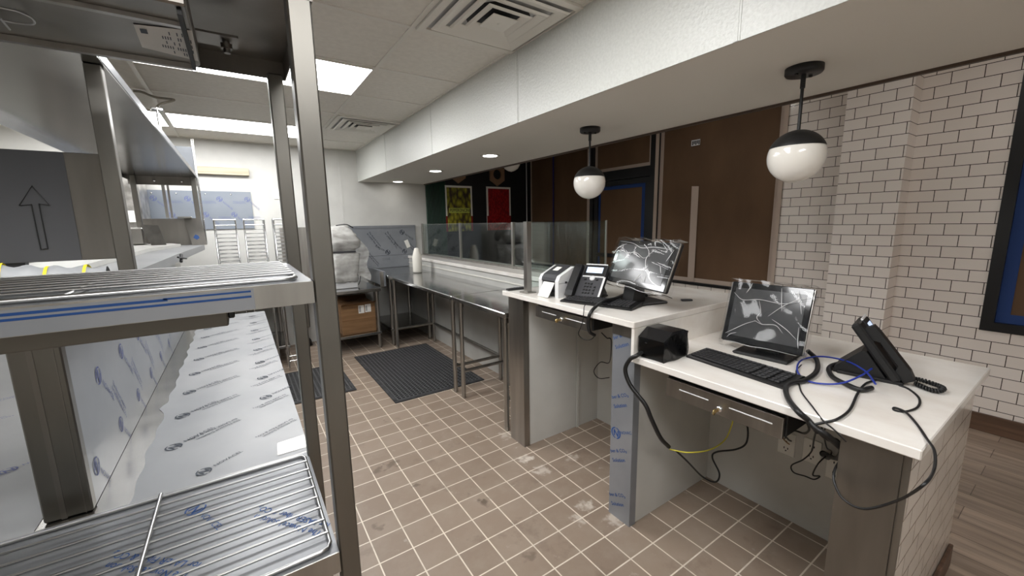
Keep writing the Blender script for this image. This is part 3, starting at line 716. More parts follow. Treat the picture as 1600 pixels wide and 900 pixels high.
part('panel', MB().box(1.383, 1.409, 4.80, 5.62, .75, .93, c=.003), M_FILMS, t)
part('flange', MB().box(1.345, 1.383, 4.80, 4.83, .75, .93), M_STEEL, t)

# paper towel roll, wrapped machine, carton
c = bp(650, 427, z=TZ)
solo('paper_towel_roll', MB().lathe([(.050, 0), (.056, .02), (.057, .17), (.055, .2), (.036, .27), (.026, .30), (.02, .305), (.001, .305)], (1.80, 4.78, TZ+.0005), 28), mat('roll_paper', rgb(240, 236, 226), .85),
     'off-white paper roll with a narrow top standing on the steel table', 'paper roll')
t = thing('wrapped_machine', 'kitchen machine wrapped in cloudy plastic on the low steel table', 'kitchen machine', (1.0, 5.12, .74))
part('base', MB().box(.86, 1.13, 5.0, 5.3, .7405, .815, c=.006), M_LGREY, t)
def blob(prof, cx, cy, seed, n=28):
    rnd = random.Random(seed); mb = MB(); vs = []; fs = []
    for (z, hx, hy, ox) in prof:
        for k in range(n):
            a = 2*PI*k/n; ca, sa = math.cos(a), math.sin(a); p = 7
            r = 1/((abs(ca)**p+abs(sa)**p)**(1/p)); j = 1+rnd.uniform(-.03, .03)
            vs.append(V((cx+ox+hx*r*ca*j, cy+hy*r*sa*j, z+rnd.uniform(-.006, .006))))
    L = len(prof)
    for i in range(L-1):
        for k in range(n): fs.append((i*n+k, i*n+(k+1) % n, (i+1)*n+(k+1) % n, (i+1)*n+k))
    fs.append(tuple(range(n))[::-1]); fs.append(tuple((L-1)*n+k for k in range(n)))
    return mb.add(vs, fs, True)
pr = [(.816, .135, .14, 0), (.84, .15, .15, 0), (.90, .145, .145, 0), (.98, .15, .15, .01), (1.06, .16, .15, .01), (1.15, .165, .15, .02), (1.17, .14, .13, .0),
      (1.20, .14, .13, .0), (1.22, .165, .155, .02), (1.30, .17, .16, .03), (1.36, .15, .15, .0), (1.42, .14, .14, -.02), (1.455, .11, .11, -.02), (1.475, .05, .06, -.02)]
part('body', MB().box(.87, 1.12, 5.0, 5.24, .816, 1.16, c=.03).box(.86, 1.16, 4.985, 5.26, 1.19, 1.40, c=.03), mat('machine_grey', rgb(190, 188, 184), .4), t)
part('control_band', MB().box(.88, 1.13, 4.975, 5.2, 1.165, 1.185).box(.90, 1.08, 4.990, 4.999, .93, .98).box(.89, 1.10, 4.976, 4.984, 1.25, 1.275), M_DGREY, t)
part('plastic_cover', blob(pr, 1.0, 5.12, 3, 44), M_WRAPS, t)
part('cover_flap', MB().grid(lambda u, v: V((1.12+.15*u+.02*math.sin(v*9), 5.02-.02*u+.01*math.sin(u*7+v*5), 1.40-.19*u-(.50-.1*u)*v)), 8, 10), M_WRAPS, t)
part('power_cord', MB().tube(spline([(.95, 5.05, 1.48), (1.05, 5.0, 1.49), (1.13, 5.02, 1.45)]), .006), M_BLACK, t)
part('power_cord', MB().tube(spline([(1.14, 5.2, .80), (1.19, 5.1, .90), (1.17, 5.05, .82), (1.16, 5.1, .76)]), .004), M_BLACK, t)
t = thing('cardboard_carton', 'brown cardboard carton with white shipping labels on the undershelf', 'cardboard box', (1.08, 5.1, .206))
part('carton_body', MB().box(.895, 1.285, 4.90, 5.28, .2055, .555, c=.002), M_CARD, t)
part('top_flap', MB().quad((.895, 4.9, .555), (1.285, 4.9, .555), (1.285, 4.80+.02, .59), (.895, 4.82, .585)), M_CARD, t)
part('top_flap', MB().quad((.895, 5.28, .555), (.895, 5.35, .6), (1.285, 5.35, .6), (1.285, 5.28, .555)), M_CARD, t)
b = MB().box(1.09, 1.155, 4.8975, 4.8995, .445, .54).box(1.165, 1.235, 4.8975, 4.8995, .45, .545)
for k in range(6):
    b.mat(1).box(1.098+.003*k+.002*(k % 2), 1.100+.003*k+.002*(k % 2), 4.8965, 4.8974, .46, .53)
    b.mat(1).box(1.172+.003*k+.002*(k % 2), 1.174+.003*k+.002*(k % 2), 4.8965, 4.8974, .465, .53)
part('shipping_label', b, [M_PAPER, M_INKK], t)
part('torn_tape', MB().box(.90, 1.28, 4.8978, 4.8996, .372, .376), mat('tape_seam', rgb(120, 80, 44), .5), t)

# far wall steel
t = thing('splash_panel', 'film-covered steel splash panel with printed marks on the far wall', 'splash panel', (1.63, FW-.01, .9))
part('sheet', MB().box(1.20, 2.118, FW-.018, FW-.002, .886, 1.465, c=.002).box(1.20, 2.118, FW-.024, FW-.018, 1.435, 1.468), M_FILMS, t)
F = frame((1.2, FW-.0185, .9), (1, 0, 0), (0, 0, 1), .001)
mk = [('text', .26, .48, -.95, 1.7), ('text', .50, .48, -.95, 1.7), ('logo', .72, .47, -.6, 1.7), ('logo', .50, .20, 2.6, 1.7), ('logo', .74, .2, 2.4, 1.7), ('text', .82, .3, -.85, 1.5), ('text', .24, .2, -.9, 1.4)]
part('film_print', film_marks(F, mk, .019), M_INKD, t)
part('paper_tag', MB().box(-.028, .028, 0, .002, -.055, .055, Matrix.Translation((1.985, FW-.0245, 1.205)) @ Matrix.Rotation(-.35, 4, 'Y')), M_PAPER, t)
part('fold_line', MB().box(1.21, 2.11, FW-.0195, FW-.018, 1.055, 1.058), M_INKD, t)
ar = MB(); F2 = frame((1.62, FW-.0185, .985), (1, 0, 0), (0, 0, 1), .001)
for ox in (0, .30):
    for (a, b_, c, d) in ((0, .012, .1, .014), (0, .030, .1, .032), (.1, .0, .102, .045)): ar.merge([(a+ox, b_, 0), (c+ox, b_, 0), (c+ox, d, 0), (a+ox, d, 0)], [(0, 1, 2, 3)], F2)
part('arrow_print', ar, M_INKD, t)
t = thing('splash_panel', 'bare brushed steel splash panel on the far wall behind the rack posts', 'splash panel', (.78, FW-.01, .6))
part('sheet', MB().box(.42, .86, FW-.018, FW-.0055, .6, 1.464, c=.002).box(.86, 1.195, FW-.018, FW-.0055, .74, 1.464, c=.002), M_STEEL, t)
t = thing('hand_sink', 'steel pedestal hand sink between the rack posts by the far wall', 'sink', (.55, 5.4, 0))
part('bowl', MB().box(.42, .68, 5.25, 5.6, .70, .86, c=.02), M_STEEL, t)
part('pedestal', MB().box(.47, .62, 5.38, 5.6, .25, .70, c=.01), M_STEELD, t)
part('drain_pipe', MB().tube(spline([(.56, 5.5, .26), (.56, 5.46, .14), (.60, 5.42, .08), (.62, 5.48, .001)]), .02), M_BLACK, t)
# blue grey film panel and pine strip
t = thing('splash_panel', 'blue-grey film-covered panel fixed to the far wall behind the wire racks', 'splash panel', (-.3, FW-.01, 1.46))
part('sheet', MB().box(-1.05, .17, FW-.012, FW-.0055, 1.462, 1.878), M_FILMB, t)
F = frame((-.76, FW-.0125, 1.462), (1, 0, 0), (0, 0, 1), .001); mk = []
for i, (x, z) in enumerate(((.07, .33), (.35, .33), (.63, .33), (.89, .33), (.49, .16), (.75, .16), (.2, .16))): mk += [('logo', x, z, -.8, 1.4)]
mk += [('text', x, z, 0, .8) for x, z in ((.18, .3), (.47, .3), (.75, .3), (.6, .13), (.88, .13))]
part('film_print', film_marks(F, mk, .019), M_INKP, t)
b = MB()
for x in (-.70, -.5, -.25, -.02): b.lathe([(.0001, 0), (.008, 0), (.008, .003), (.0001, .003)], (0, 0, 0), 12, Matrix.Translation((x, FW-.0125, 1.845)) @ Matrix.Rotation(PI/2, 4, 'X'))
part('screw_head', b, M_CHROME, t)
t = thing('wood_rail', 'pale pine rail fixed high on the far white wall', 'wooden rail', (-.07, FW-.03, 2.06))
part('board', MB().box(-.60, .178, FW-.045, FW-.002, 2.075, 2.135, c=.004), M_BEIGE, t)
part('lower_lip', MB().box(-.60, .178, FW-.06, FW-.002, 2.055, 2.0745, c=.003), M_BEIGE, t)
t = thing('wall_plate', 'white electrical wall plate on the far wall behind the rack post', 'wall plate', (.435, FW-.005, 1.83))
part('plate', MB().box(.40, .47, FW-.010, FW-.002, 1.80, 1.92, c=.002), M_PLUGW, t)
part('sockets', MB().box(.42, .45, FW-.013, FW-.0101, 1.815, 1.85).box(.42, .45, FW-.013, FW-.0101, 1.87, 1.905), M_LGREY, t)

# wire pan racks by the far wall
def pan_rack(cx, label):
    x0, x1, y0, y1 = -.082, .082, 0, .18
    t = thing('wire_pan_rack', label, 'wire rack', (cx, 4.62, 0), 0, 'tall wire pan racks near the far wall')
    up = MB()
    for x in (x0, x1):
        up.tube([(x, y0, .0), (x, y0, 1.545), (x, y0+.012, 1.556), (x, y1-.012, 1.556), (x, y1, 1.545), (x, y1, .0)], .0065, 8)
    for z in (1.55, 1.50, .1, .8): up.tube([(x0, y0, z), (x1, y0, z)], .0055, 8).tube([(x0, y1, z), (x1, y1, z)], .0055, 8)
    part('upright_frame', up, M_CHROME, t, world=False)
    for k in range(19):
        z = 1.455-.037*k
        part('rung', MB().tube([(x0+.006, y0+.012, z), (x1-.006, y0+.012, z), (x1-.006, y1-.012, z), (x0+.006, y1-.012, z)], .0045, 6, True), M_LGREY, t, world=False)
    part('pan_slides', MB().box(x0-.002, x0+.003, y0+.01, y1-.01, .76, 1.46).box(x1-.003, x1+.002, y0+.01, y1-.01, .76, 1.46), M_LGREY, t, world=False)
    return t
r0 = pan_rack(-.09, 'tall wire pan rack, leftmost of the three in front of the blue-grey panel')
PM.setdefault(r0.name, Matrix())
dup(r0, (.14, 4.62, 0), 'tall wire pan rack, middle one of the three by the far wall')
dup(r0, (.385, 4.62, 0), 'tall wire pan rack seen beside the rear rack post')

# ================================================================ FLOOR MATS
def floor_mat(x0, x1, y0, y1, label):
    t = thing('rubber_mat', label, 'floor mat', ((x0+x1)/2, (y0+y1)/2, 0), 0, 'black rubber drainage mats on the tile floor')
    e = MB(); w = .03
    for a in ((x0, x1, y0, y0+w), (x0, x1, y1-w, y1), (x0, x0+w, y0+w, y1-w), (x1-w, x1, y0+w, y1-w)): e.box(*a, .0, .012, c=.004)
    part('border', e, M_RUBBER, t)
    n = MB(); p = .036; i = 0
    y = y0+w
    while y < y1-w: n.box(x0+w, x1-w, y, y+.012, .004, .013); y += p
    x = x0+w
    while x < x1-w: n.box(x, x+.012, y0+w, y1-w, .004, .0115); x += p
    part('perforated_field', n, M_RUBBERL, t)
    part('hole_shade_sheet', MB().box(x0+w, x1-w, y0+w, y1-w, .0005, .0028), M_BLACKM, t)  # added dark sheet, stands in for the shade inside the mat holes
floor_mat(.945, 1.805, 3.19, 4.64, 'large perforated black rubber mat in front of the steel prep table')
floor_mat(-.12, .75, 3.68, 4.52, 'black rubber mat partly hidden behind the steel rack posts')

# ================================================================ PENDING: ELECTRONICS
def monitor(c, yaw, tilt, w, h, label, seed, foot_z, basec):
    """c: bottom centre of the front face; outward normal -x turned by yaw"""
    Rt = Matrix.Rotation(-yaw, 4, 'Z') @ Matrix.Rotation(tilt, 4, 'Y')
    T = Matrix.Translation(V(c)) @ Rt      # local: x = backwards, y = to the viewer's left, z = up the screen
    t = thing('register_monitor', label, 'monitor', (basec[0], basec[1], foot_z), 0, 'plastic-wrapped register screens')
    part('housing', MB().box(0, .030, -w/2, w/2, 0, h, T, .006).box(.030, .055, -w*.36, w*.36, h*.12, h*.8, T, .008), M_BLACK, t)
    part('glass_front', MB().box(-.002, -.0003, -w/2+.004, w/2-.004, .004, h-.004, T), M_SCREEN, t)
    part('screen', MB().box(-.0035, -.0022, -w/2*.86, w/2*.86, h*.11, h*.90, T), M_SCREENG, t)
    part('side_rim', MB().box(.002, .01, -w/2-.0015, -w/2+.0, .004, h-.004, T).box(.002, .01, w/2, w/2+.0015, .004, h-.004, T), M_STEEL, t)
    bx, by = basec
    m = T @ V((.05, 0, h*.35))
    part('stand_neck', MB().prism([(-.03, 0), (.05, 0), (.035, m.z-foot_z), (.0, m.z-foot_z)], -.045, .045, 'y', Matrix.Translation((m.x-.012, by, foot_z+.012)) @ Matrix.Rotation(-yaw, 4, 'Z')), M_BLACK, t)
    part('stand_base', MB().box(-.10, .10, -.11, .11, .0005, .014, Matrix.Translation((bx, by, foot_z)) @ Matrix.Rotation(-yaw, 4, 'Z'), .006), M_BLACK, t)
    rnd = random.Random(seed)
    ph = [rnd.uniform(0, 6) for _ in range(6)]
    def wv(u, v): return .004*math.sin(9*u+ph[0]+3*v)+.003*math.sin(13*v+ph[1]-5*u)+.0025*math.sin(23*u*v+ph[2])
    wr = MB().grid(lambda u, v: T @ V((-.012+wv(u, v), w*(.5-u)*1.03, -.012+(h+.026)*v+.004*math.sin(u*21+ph[3])*(v > .95)-.006*abs(math.sin(u*15+ph[4]))*(v < .02))), 36, 28)
    for sgn in (-1, 1): wr.grid(lambda u, v: T @ V((-.010+.05*u, sgn*w*.517+.004*math.sin(9*v+ph[5])*u, -.014+(h+.024)*v)), 6, 24)
    wr.grid(lambda u, v: T @ V((-.012+.05*v, w*(.5-u)*1.03, h+.011+.005*math.sin(u*19+ph[2])*v)), 36, 5)
    wr.grid(lambda u, v: T @ V((-.012+.05*v, w*(.5-u)*1.03, -.015-.008*abs(math.sin(u*17+ph[1])))), 36, 5)
    part('plastic_wrap', wr, M_WRAP, t)
    cr = MB()
    def ln(pts, r=.0013):
        P = [T @ V((-.0155+wv(.5-y_, z_), w*y_, h*z_)) for y_, z_ in pts]; P = spline(P, 5)
        cr.tube(P, [r*(.35+.65*math.sin(PI*i/(len(P)-1))) for i in range(len(P))], 5)
    return t, T, ln, cr, w, h
t, T, ln, cr, w, h = monitor((1.855, .818, .921), -.077, .30, .325, .2835, 'wrapped register monitor tilted back on the lower counter', 4, LZ, (1.90, .80))
for L in ([(.42, .80), (.3, .70), (.1, .74), (-.2, .72), (-.45, .82)], [(.1, .72), (.05, .55), (.08, .45), (.0, .35)], [(-.15, .95), (-.17, .75), (-.2, .6)], [(.45, .12), (.35, .2), (.2, .32), (.08, .40)],
          [(.1, .40), (.0, .36), (-.15, .38), (-.25, .28)], [(-.05, .5), (-.2, .68), (-.35, .80), (-.47, .86)], [(-.1, .46), (-.2, .4), (-.3, .33), (-.42, .22)], [(-.32, .95), (-.38, .78), (-.42, .6)], [(-.42, .4), (-.44, .2), (-.46, .1)],
          [(.3, .16), (.38, .12), (.42, .06)], [(.46, .0), (.3, .005), (.1, -.015), (-.1, .0), (-.45, -.01)], [(.22, .98), (.24, .9), (.27, .82)]): ln(L)
part('wrap_folds', cr, M_CREASE, t)
t, T, ln, cr, w, h = monitor((1.67, 1.37, 1.147), .234, .36, .47, .245, 'wrapped register monitor on the raised counter behind the keyboard', 9, HZ, (1.80, 1.42))
for L in ([(.48, .78), (.35, .80), (.25, .68), (.1, .72), (-.05, .62), (-.12, .64)], [(.45, .95), (.2, .92), (0, .82), (-.2, .86), (-.45, .84)], [(-.2, .80), (-.12, .62), (-.16, .42), (-.14, .34)], [(.36, .88), (.34, .78), (.38, .72)],
          [(-.12, .28), (-.06, .18), (-.02, .1)], [(-.14, .3), (-.16, .12)], [(-.38, .5), (-.40, .36)], [(.48, .62), (.42, .8), (.3, .9)], [(-.46, .85), (-.44, .7), (-.42, .6)],
          [(.47, -.03), (.2, -.05), (0, -.04), (-.2, -.08), (-.45, -.06)]): ln(L, .0016)
part('wrap_folds', cr, M_CREASE, t)

def keyboard(c, ang, z, label, L=.44, Wd=.145):
    """ang: direction of the long side in plan"""
    t = thing('keyboard', label, 'keyboard', (c[0], c[1], z), ang, 'black keyboards on the register counters')
    part('case', MB().prism([(-Wd/2, .0005), (Wd/2, .0005), (Wd/2, .019), (Wd/2-.01, .022), (-Wd/2+.012, .011), (-Wd/2, .008)], -L/2, L/2, 'x'), M_BLACK, t, world=False)
    k = MB(); p = .0187
    def zz(y): return .011+(y+Wd/2-.012)*(.011/(Wd-.022))
    for r in range(6):
        y = -Wd/2+.022+r*.0186+(.004 if r == 5 else 0); x = -L/2+.012; i = 0
        while x < L/2-.018:
            wk = .0165
            if r == 0 and i == 3: wk = .0165*5.4
            if abs(x-(L*.165)) < .008 or abs(x-(L*.165+.062+.01)) < .006: x += .008
            if x+wk < L/2-.008:
                T = mt((x+wk/2, y, zz(y))); k.box(-wk/2, wk/2, -.0078, .0078, 0, .006, T, .0015)
            x += wk+.0022; i += 1
    part('keys', k, M_KEY, t, world=False)
    part('badge', MB().box(L/2-.09, L/2-.03, Wd/2-.014, Wd/2-.011, .0215, .0225), M_DGREY, t, world=False)
    return t
def kb_pose(p0, p1, z):   # from the two near-edge corners
    a, b_ = V(p0), V(p1); d = (b_-a); return math.atan2(d.y, d.x)
a = bp(1075, 556, z=LZ+.01); b_ = bp(1218, 603, z=LZ+.01); ang = math.atan2(b_.y-a.y, b_.x-a.x); n_ = V((-(b_-a).y, (b_-a).x, 0)).normalized()
L_ = (b_-a).length; cc = (a+b_)/2+n_*.074
keyboard((cc.x, cc.y), ang, LZ, 'black keyboard on the lower counter between the wrapped box and the big screen', L_+.02)
a = bp(876, 469, z=HZ+.01); b_ = bp(985, 483, z=HZ+.01); ang = math.atan2(b_.y-a.y, b_.x-a.x); n_ = V((-(b_-a).y, (b_-a).x, 0)).normalized()
L_ = (b_-a).length; cc = (a+b_)/2+n_*.074
keyboard((cc.x, cc.y), ang, HZ, 'black keyboard on the raised counter in front of the desk phone', L_+.01)

# receipt printer (black, plastic wrapped)
a, b_, c_ = bp(998, 556, z=LZ), bp(1035, 570, z=LZ), bp(1075, 557, z=LZ)
ang = math.atan2(c_.y-b_.y, c_.x-b_.x)
t = thing('receipt_printer', 'square black receipt printer at the near end of the lower counter', 'printer', (1.50, 1.045, LZ), 0)
T = mt((1.515, 1.062, LZ))
part('body', MB().prism([(-.083, .004), (.083, .004), (.083, .108), (.05, .122), (-.03, .122), (-.083, .088)], -.063, .063, 'y', T), M_BLACK, t)
part('lid', MB().prism([(-.085, .0885), (-.03, .1225), (.05, .1225), (.084, .1085), (.086, .112), (.052, .127), (-.031, .127), (-.087, .091)], -.065, .065, 'y', T), mat('gloss_black', (.01, .01, .011, 1), .22), t)
part('power_light', MB().box(-.0848, -.0832, .022, .032, .066, .071, T), M_LGREY, t)
part('dust_cover', MB().grid(lambda u, v: T @ V((-.087+.003*math.sin(v*9+u*6)-.002*v, -.066+.13*u+.002*math.sin(v*8), .002+.088*v)), 10, 8).grid(lambda u, v: T @ V((-.086+.17*u, -.067+.004*math.sin(u*9+v*6), -.003+(.095+.03*math.sin(u*2.2))*v)), 12, 8), thin_clear('dark_cover', (.2, .2, .2, 1), .04, .15, .3, 9), t)

# label printer
a = bp(862, 459, z=HZ); b_ = bp(836, 452, z=HZ); 
t = thing('label_printer', 'white and grey label printer with a blank label strip hanging out', 'printer', (1.68, 1.98, HZ), 0)
dlp = bp(860, 466, z=HZ)-bp(865, 461, z=HZ)
T = mt((1.655+dlp.x, 1.932+dlp.y, HZ)) @ Matrix.Rotation(math.radians(4), 4, 'Z') @ Matrix.Scale(1.10, 4)
prof = [(-.06, .0), (.115, .0), (.12, .10), (.085, .155), (.06, .16), (-.045, .115), (-.06, .09)]
part('side_shell', MB().prism(prof, -.077, -.052, 'y', T), M_LGREY, t)
part('side_shell', MB().prism(prof, .052, .077, 'y', T), M_LGREY, t)
inn = [(-.052, .002), (.11, .002), (.112, .10), (.08, .15), (.055, .153), (-.04, .11), (-.052, .085)]
part('core', MB().prism([(-.02, .002), (.11, .002), (.112, .10), (.05, .10), (-.05, .08), (-.05, .055)], -.0518, .0518, 'y', T), M_DGREY, t)
part('lid', MB().prism([(-.062, .088), (-.058, .105), (-.043, .121), (.058, .165), (.085, .16), (.115, .105), (.09, .105), (-.05, .083)], -.0515, .0515, 'y', T), M_DGREY, t)
part('lid_label', MB().box(-.01, .03, -.02, .02, 0, .001, T @ mt((0, 0, .1425)) @ Matrix.Rotation(-.41, 4, 'Y')), M_PAPER, t)
part('latch', MB().box(-.01, .004, -.0795, -.0772, .075, .085, T).box(-.055, .10, -.0776, -.0771, .0765, .078, T), M_DGREY, t)
part('label_strip', MB().prism([(-.052, .078), (-.10, .003), (-.102, .004), (-.054, .080)], -.042, .042, 'y', T), M_PAPER, t)

# desk phones
def coil(pts, r=.005, turns=40, R=.006):
    P = spline(pts, 12); out = []; L = len(P); n = turns*8
    up = V((0, 0, 1))
    for i in range(n+1):
        s_ = i/n*(L-1); k = min(int(s_), L-2); f_ = s_-k; p = P[k].lerp(P[k+1], f_)
        tng = (P[k+1]-P[k]); tng = tng.normalized() if tng.length > 1e-9 else V((1, 0, 0)); a = tng.cross(up); a = a.normalized() if a.length > 1e-6 else V((1, 0, 0)); b2 = tng.cross(a)
        an = 2*PI*turns*i/n; out.append(p+(a*math.cos(an)+b2*math.sin(an))*R)
    return out
def phone(loc, yaw, label, handset_on=True, tiltdeg=50, h=.19, w=.19):
    """local: front faces -x, screen face leans back"""
    T0 = mt(V(loc)) @ Matrix.Rotation(yaw, 4, 'Z')
    t = thing('desk_phone', label, 'desk phone', loc, 0)
    part('foot_stand', MB().prism([(-.01, .0005), (.15, .0005), (.15, .02), (.075, .10), (.06, .10)], -.07, .07, 'y', T0).box(-.05, .14, -.085, .085, .0005, .012, T0, .004), M_BLACK, t)
    T = T0 @ mt((-.045, 0, .018)) @ Matrix.Rotation(math.radians(90-tiltdeg), 4, 'Y')   # local z runs up the face, -x outward
    part('body', MB().box(0, .030, -w/2, w/2, 0, h, T, .007), M_BLACK, t)
    part('face_plate', MB().box(-.002, -.0002, -w/2+.008, w/2-.066, .005, h-.006, T), M_DGREY, t)
    part('screen_bezel', MB().box(-.004, -.0021, -w/2+.012, w/2-.072, h*.66, h-.008, T), M_BLACK, t)
    part('screen', MB().box(-.0052, -.0041, -w/2+.030, w/2-.086, h*.73, h-.022, T), M_GREENC, t)
    part('top_edge', MB().box(-.003, .003, -w/2+.012, w/2-.07, h-.004, h+.003, T), M_LGREY, t)
    s = MB().prism([(-w/2+.012, h*.60), (w/2-.072, h*.60), (w/2-.072, h*.64), (-w/2+.012, h*.64)], -.0036, -.0021, 'x', T)
    s.lathe([(.0001, 0), (.017, 0), (.015, .003), (.0001, .003)], (0, 0, 0), 20, T @ mt((-.0022, -.028, h*.575)) @ Matrix.Rotation(-PI/2, 4, 'Y'))
    part('navigation_bar', s, M_LGREY, t)
    k = MB()
    for r in range(4):
        for c in range(3): k.box(-.006, -.0021, -.006+.018*(c-1)-.012-.005, .006+.018*(c-1)-.012-.005, h*.10+r*.021, h*.10+r*.021+.012, T, .002)
        k.box(-.006, -.0021, -.066, -.054, h*.10+r*.021, h*.10+r*.021+.012, T, .002) if r < 3 else None
    for yy in (-.06, .012): k.box(-.006, -.0021, yy-.008, yy+.008, h*.50, h*.55, T, .002)
    part('buttons', k, M_BLACK, t)
    part('line_key_strip', MB().box(-.004, -.0021, -w/2+.0, -w/2+.012, .01, h*.62, T), M_LGREY, t)
    if handset_on:
        y0 = w/2-.038
        hs = MB().prism([(.002, -.01), (-.030, -.012), (-.036, .02), (-.034, .10), (-.032, .18), (-.028, .205), (.002, .205), (.002, .16), (-.014, .145), (-.016, .05), (.002, .035)], y0-.022, y0+.024, 'y', T)
        part('handset', hs, M_BLACK, t)
    return t, T0, T
dph = bp(885, 463, z=HZ)-bp(901, 457, z=HZ)
phone((1.76+dph.x, 1.725+dph.y, HZ), math.radians(20), 'black desk phone with a lit display beside the label printer', True, 50, .225, .215)
t2, P0, PT = phone((1.975, .415, LZ), math.radians(99), 'black desk phone turned away at the end of the lower counter', True, 55, .235, .175)

# small things on the counters
r0_ = bp(797, 452, z=HZ+.008); r1_ = bp(824, 449, z=HZ+.008)
d = (r1_-r0_); an = math.atan2(d.y, d.x); mid = (r0_+r1_)/2
t = thing('remote_control', 'slim black remote lying behind the steel glass post', 'remote control', (mid.x, mid.y, HZ+.0005), an)
part('body', MB().box(-.09, .09, -.018, .018, 0, .013, None, .004), M_BLACK, t, world=False)
k = MB()
for i in range(5):
    for j in (-1, 0, 1): k.box(-.05+.022*i-.006, -.05+.022*i+.006, j*.010-.003, j*.010+.003, .0132, .0145)
part('buttons', k, M_DGREY, t, world=False)
p = bp(1073, 468, z=HZ+.008)
t = thing('usb_adapter', 'small grey adapter on a thin lead behind the raised monitor', 'adapter', (p.x, p.y, HZ+.0005), -.6)
part('case', MB().box(-.03, .03, -.012, .012, 0, .010, None, .003), M_DGREY, t, world=False)
part('lead', MB().tube(spline([bp(1050, 466, z=HZ+.006), bp(1035, 461, z=HZ+.005), bp(1012, 462, z=HZ+.004)]), .002), M_BLACK, t)

# ================================================================ CABLES
def cable(name, pts, r, m, label, cat='cable', n=8, extra=None):
    mb = MB().tube(spline(pts, 8), r, n)
    if extra: extra(mb)
    return solo(name, mb, m, label, cat)
X0 = 1.395
def onc(px, py, z=LZ, r=.004): return bp(px, py, z=z+r)
def inx(px, py, x=X0): return bp(px, py, x=x)
# thick black sleeve from the receipt printer down to the floor of the bay
pts = [onc(1003, 551, r=.02), onc(994, 556, r=.012), inx(984, 562, 1.385), inx(977, 578, 1.38), inx(985, 602, 1.385), inx(1008, 632, 1.40), inx(1018, 655, 1.42), inx(1032, 684, 1.47), bp(1045, 698, x=1.55)]
cable('cable_sleeve', pts, .0095, M_BLACK, 'thick black cable sleeve hanging from the receipt printer over the counter edge')
cable('hanging_cord', [bp(1056, 704, x=1.58), bp(1075, 722, x=1.68), bp(1098, 745, x=1.85), bp(1118, 753, x=1.98), bp(1124, 740, x=2.0), bp(1113, 715, x=2.0), bp(1120, 706, x=2.0), bp(1150, 702, x=2.0), bp(1166, 692, x=2.0), bp(1168, 668, x=2.0), bp(1160, 655, x=2.0)], .0045, M_BLACK, 'thin black cord looping down inside the lower counter bay')
cable('yellow_cord', [bp(1046, 702, x=1.56), bp(1075, 707, x=1.6), bp(1108, 703, x=1.7), bp(1132, 688, x=1.8), bp(1143, 665, x=1.82), bp(1146, 650, x=1.8)], .003, M_YEL, 'thin yellow cord hanging inside the lower counter bay')
# raised counter: sleeve over the edge
pts = [onc(1010, 462, HZ, .03), onc(995, 452, HZ, .035), onc(978, 459, HZ, .03), onc(962, 466, HZ, .03), onc(945, 470, HZ, .030), inx(931, 479, 1.44), inx(922, 490, 1.39), inx(919, 503, 1.392), inx(921, 518, 1.40), inx(929, 524, 1.44)]
cable('cable_sleeve', pts, .0085, M_BLACK, 'thick black cable sleeve crossing the raised keyboard and dropping over the edge')
cable('thin_wire', [onc(940, 474, HZ, .032), onc(925, 475, HZ, .03), inx(914, 477, 1.40), inx(912, 488, 1.39), inx(911, 500, 1.40), inx(908, 510, 1.41), inx(904, 522, 1.41), inx(912, 530, 1.43), inx(924, 530, 1.45), inx(931, 522, 1.5)], .0022, M_BLACK, 'thin wire hooked over the raised counter edge by the drawer')
cable('thin_wire', [bp(940, 520, x=1.5), bp(948, 528, x=1.55), bp(955, 533, x=1.6), bp(952, 566, x=1.95), bp(938, 566, x=1.95), bp(928, 580, x=1.95), bp(936, 591, x=1.95), bp(952, 590, x=1.95)], .003, M_BLACK, 'black wire making a loop inside the raised counter bay')
c = bp(868, 459, z=HZ+.012)
mb = MB()
for k in range(4): mb.tube([(c.x+(.032+.002*k)*math.cos(a), c.y+(.026+.002*k)*math.sin(a), HZ+.006+.006*k+.002*math.sin(a*2)) for a in [2*PI*i/24 for i in range(24)]], .0042, 6, True)
mb.tube(spline([(c.x+.03, c.y-.02, HZ+.008), (c.x+.07, c.y-.05, HZ+.006), (c.x+.12, c.y-.06, HZ+.01)]), .0042, 6)
solo('cable_coil', mb, M_BLACK, 'small bundled loop of black cable in front of the label printer', 'cable')
# lower counter cables
pts = [bp(1262, 548, x=1.98), onc(1276, 562, r=.012), onc(1276, 580, r=.010), onc(1258, 594, r=.010), onc(1238, 598, r=.010), onc(1228, 606, r=.010), onc(1232, 624, r=.010), onc(1248, 644, r=.012), inx(1262, 656, 1.385), inx(1274, 669, 1.385), inx(1292, 680, 1.40), inx(1312, 698, 1.46)]
cable('cable_sleeve', pts, .009, M_BLACK, 'thick black cable sleeve curling from the big monitor over the counter edge')
pts = [onc(1340, 565, r=.012), onc(1315, 567, r=.012), onc(1296, 574, r=.010), onc(1300, 588, r=.010), onc(1322, 600, r=.010), onc(1345, 609, r=.010), onc(1362, 606, r=.010)]
cable('cable_sleeve', pts, .0085, M_BLACK, 'short thick black sleeve looping beside the desk phone on the lower counter')
pts = [onc(1262, 550, r=.02), onc(1285, 556, r=.02), onc(1320, 561, r=.03), onc(1345, 572, r=.025), onc(1360, 588, r=.015), onc(1366, 603, r=.012), onc(1362, 596, r=.014)]
blue = [onc(1368, 600, r=.05), onc(1352, 580, r=.055), onc(1322, 564, r=.050), onc(1282, 557, r=.024), onc(1252, 563, r=.016), onc(1246, 580, r=.012), onc(1262, 595, r=.008), onc(1290, 600, r=.008), onc(1318, 598, r=.022), onc(1345, 587, r=.045), onc(1362, 576, r=.055)]
cable('blue_cable', blue, .0032, M_BLUE, 'blue network cable looped between the big monitor and the desk phone')
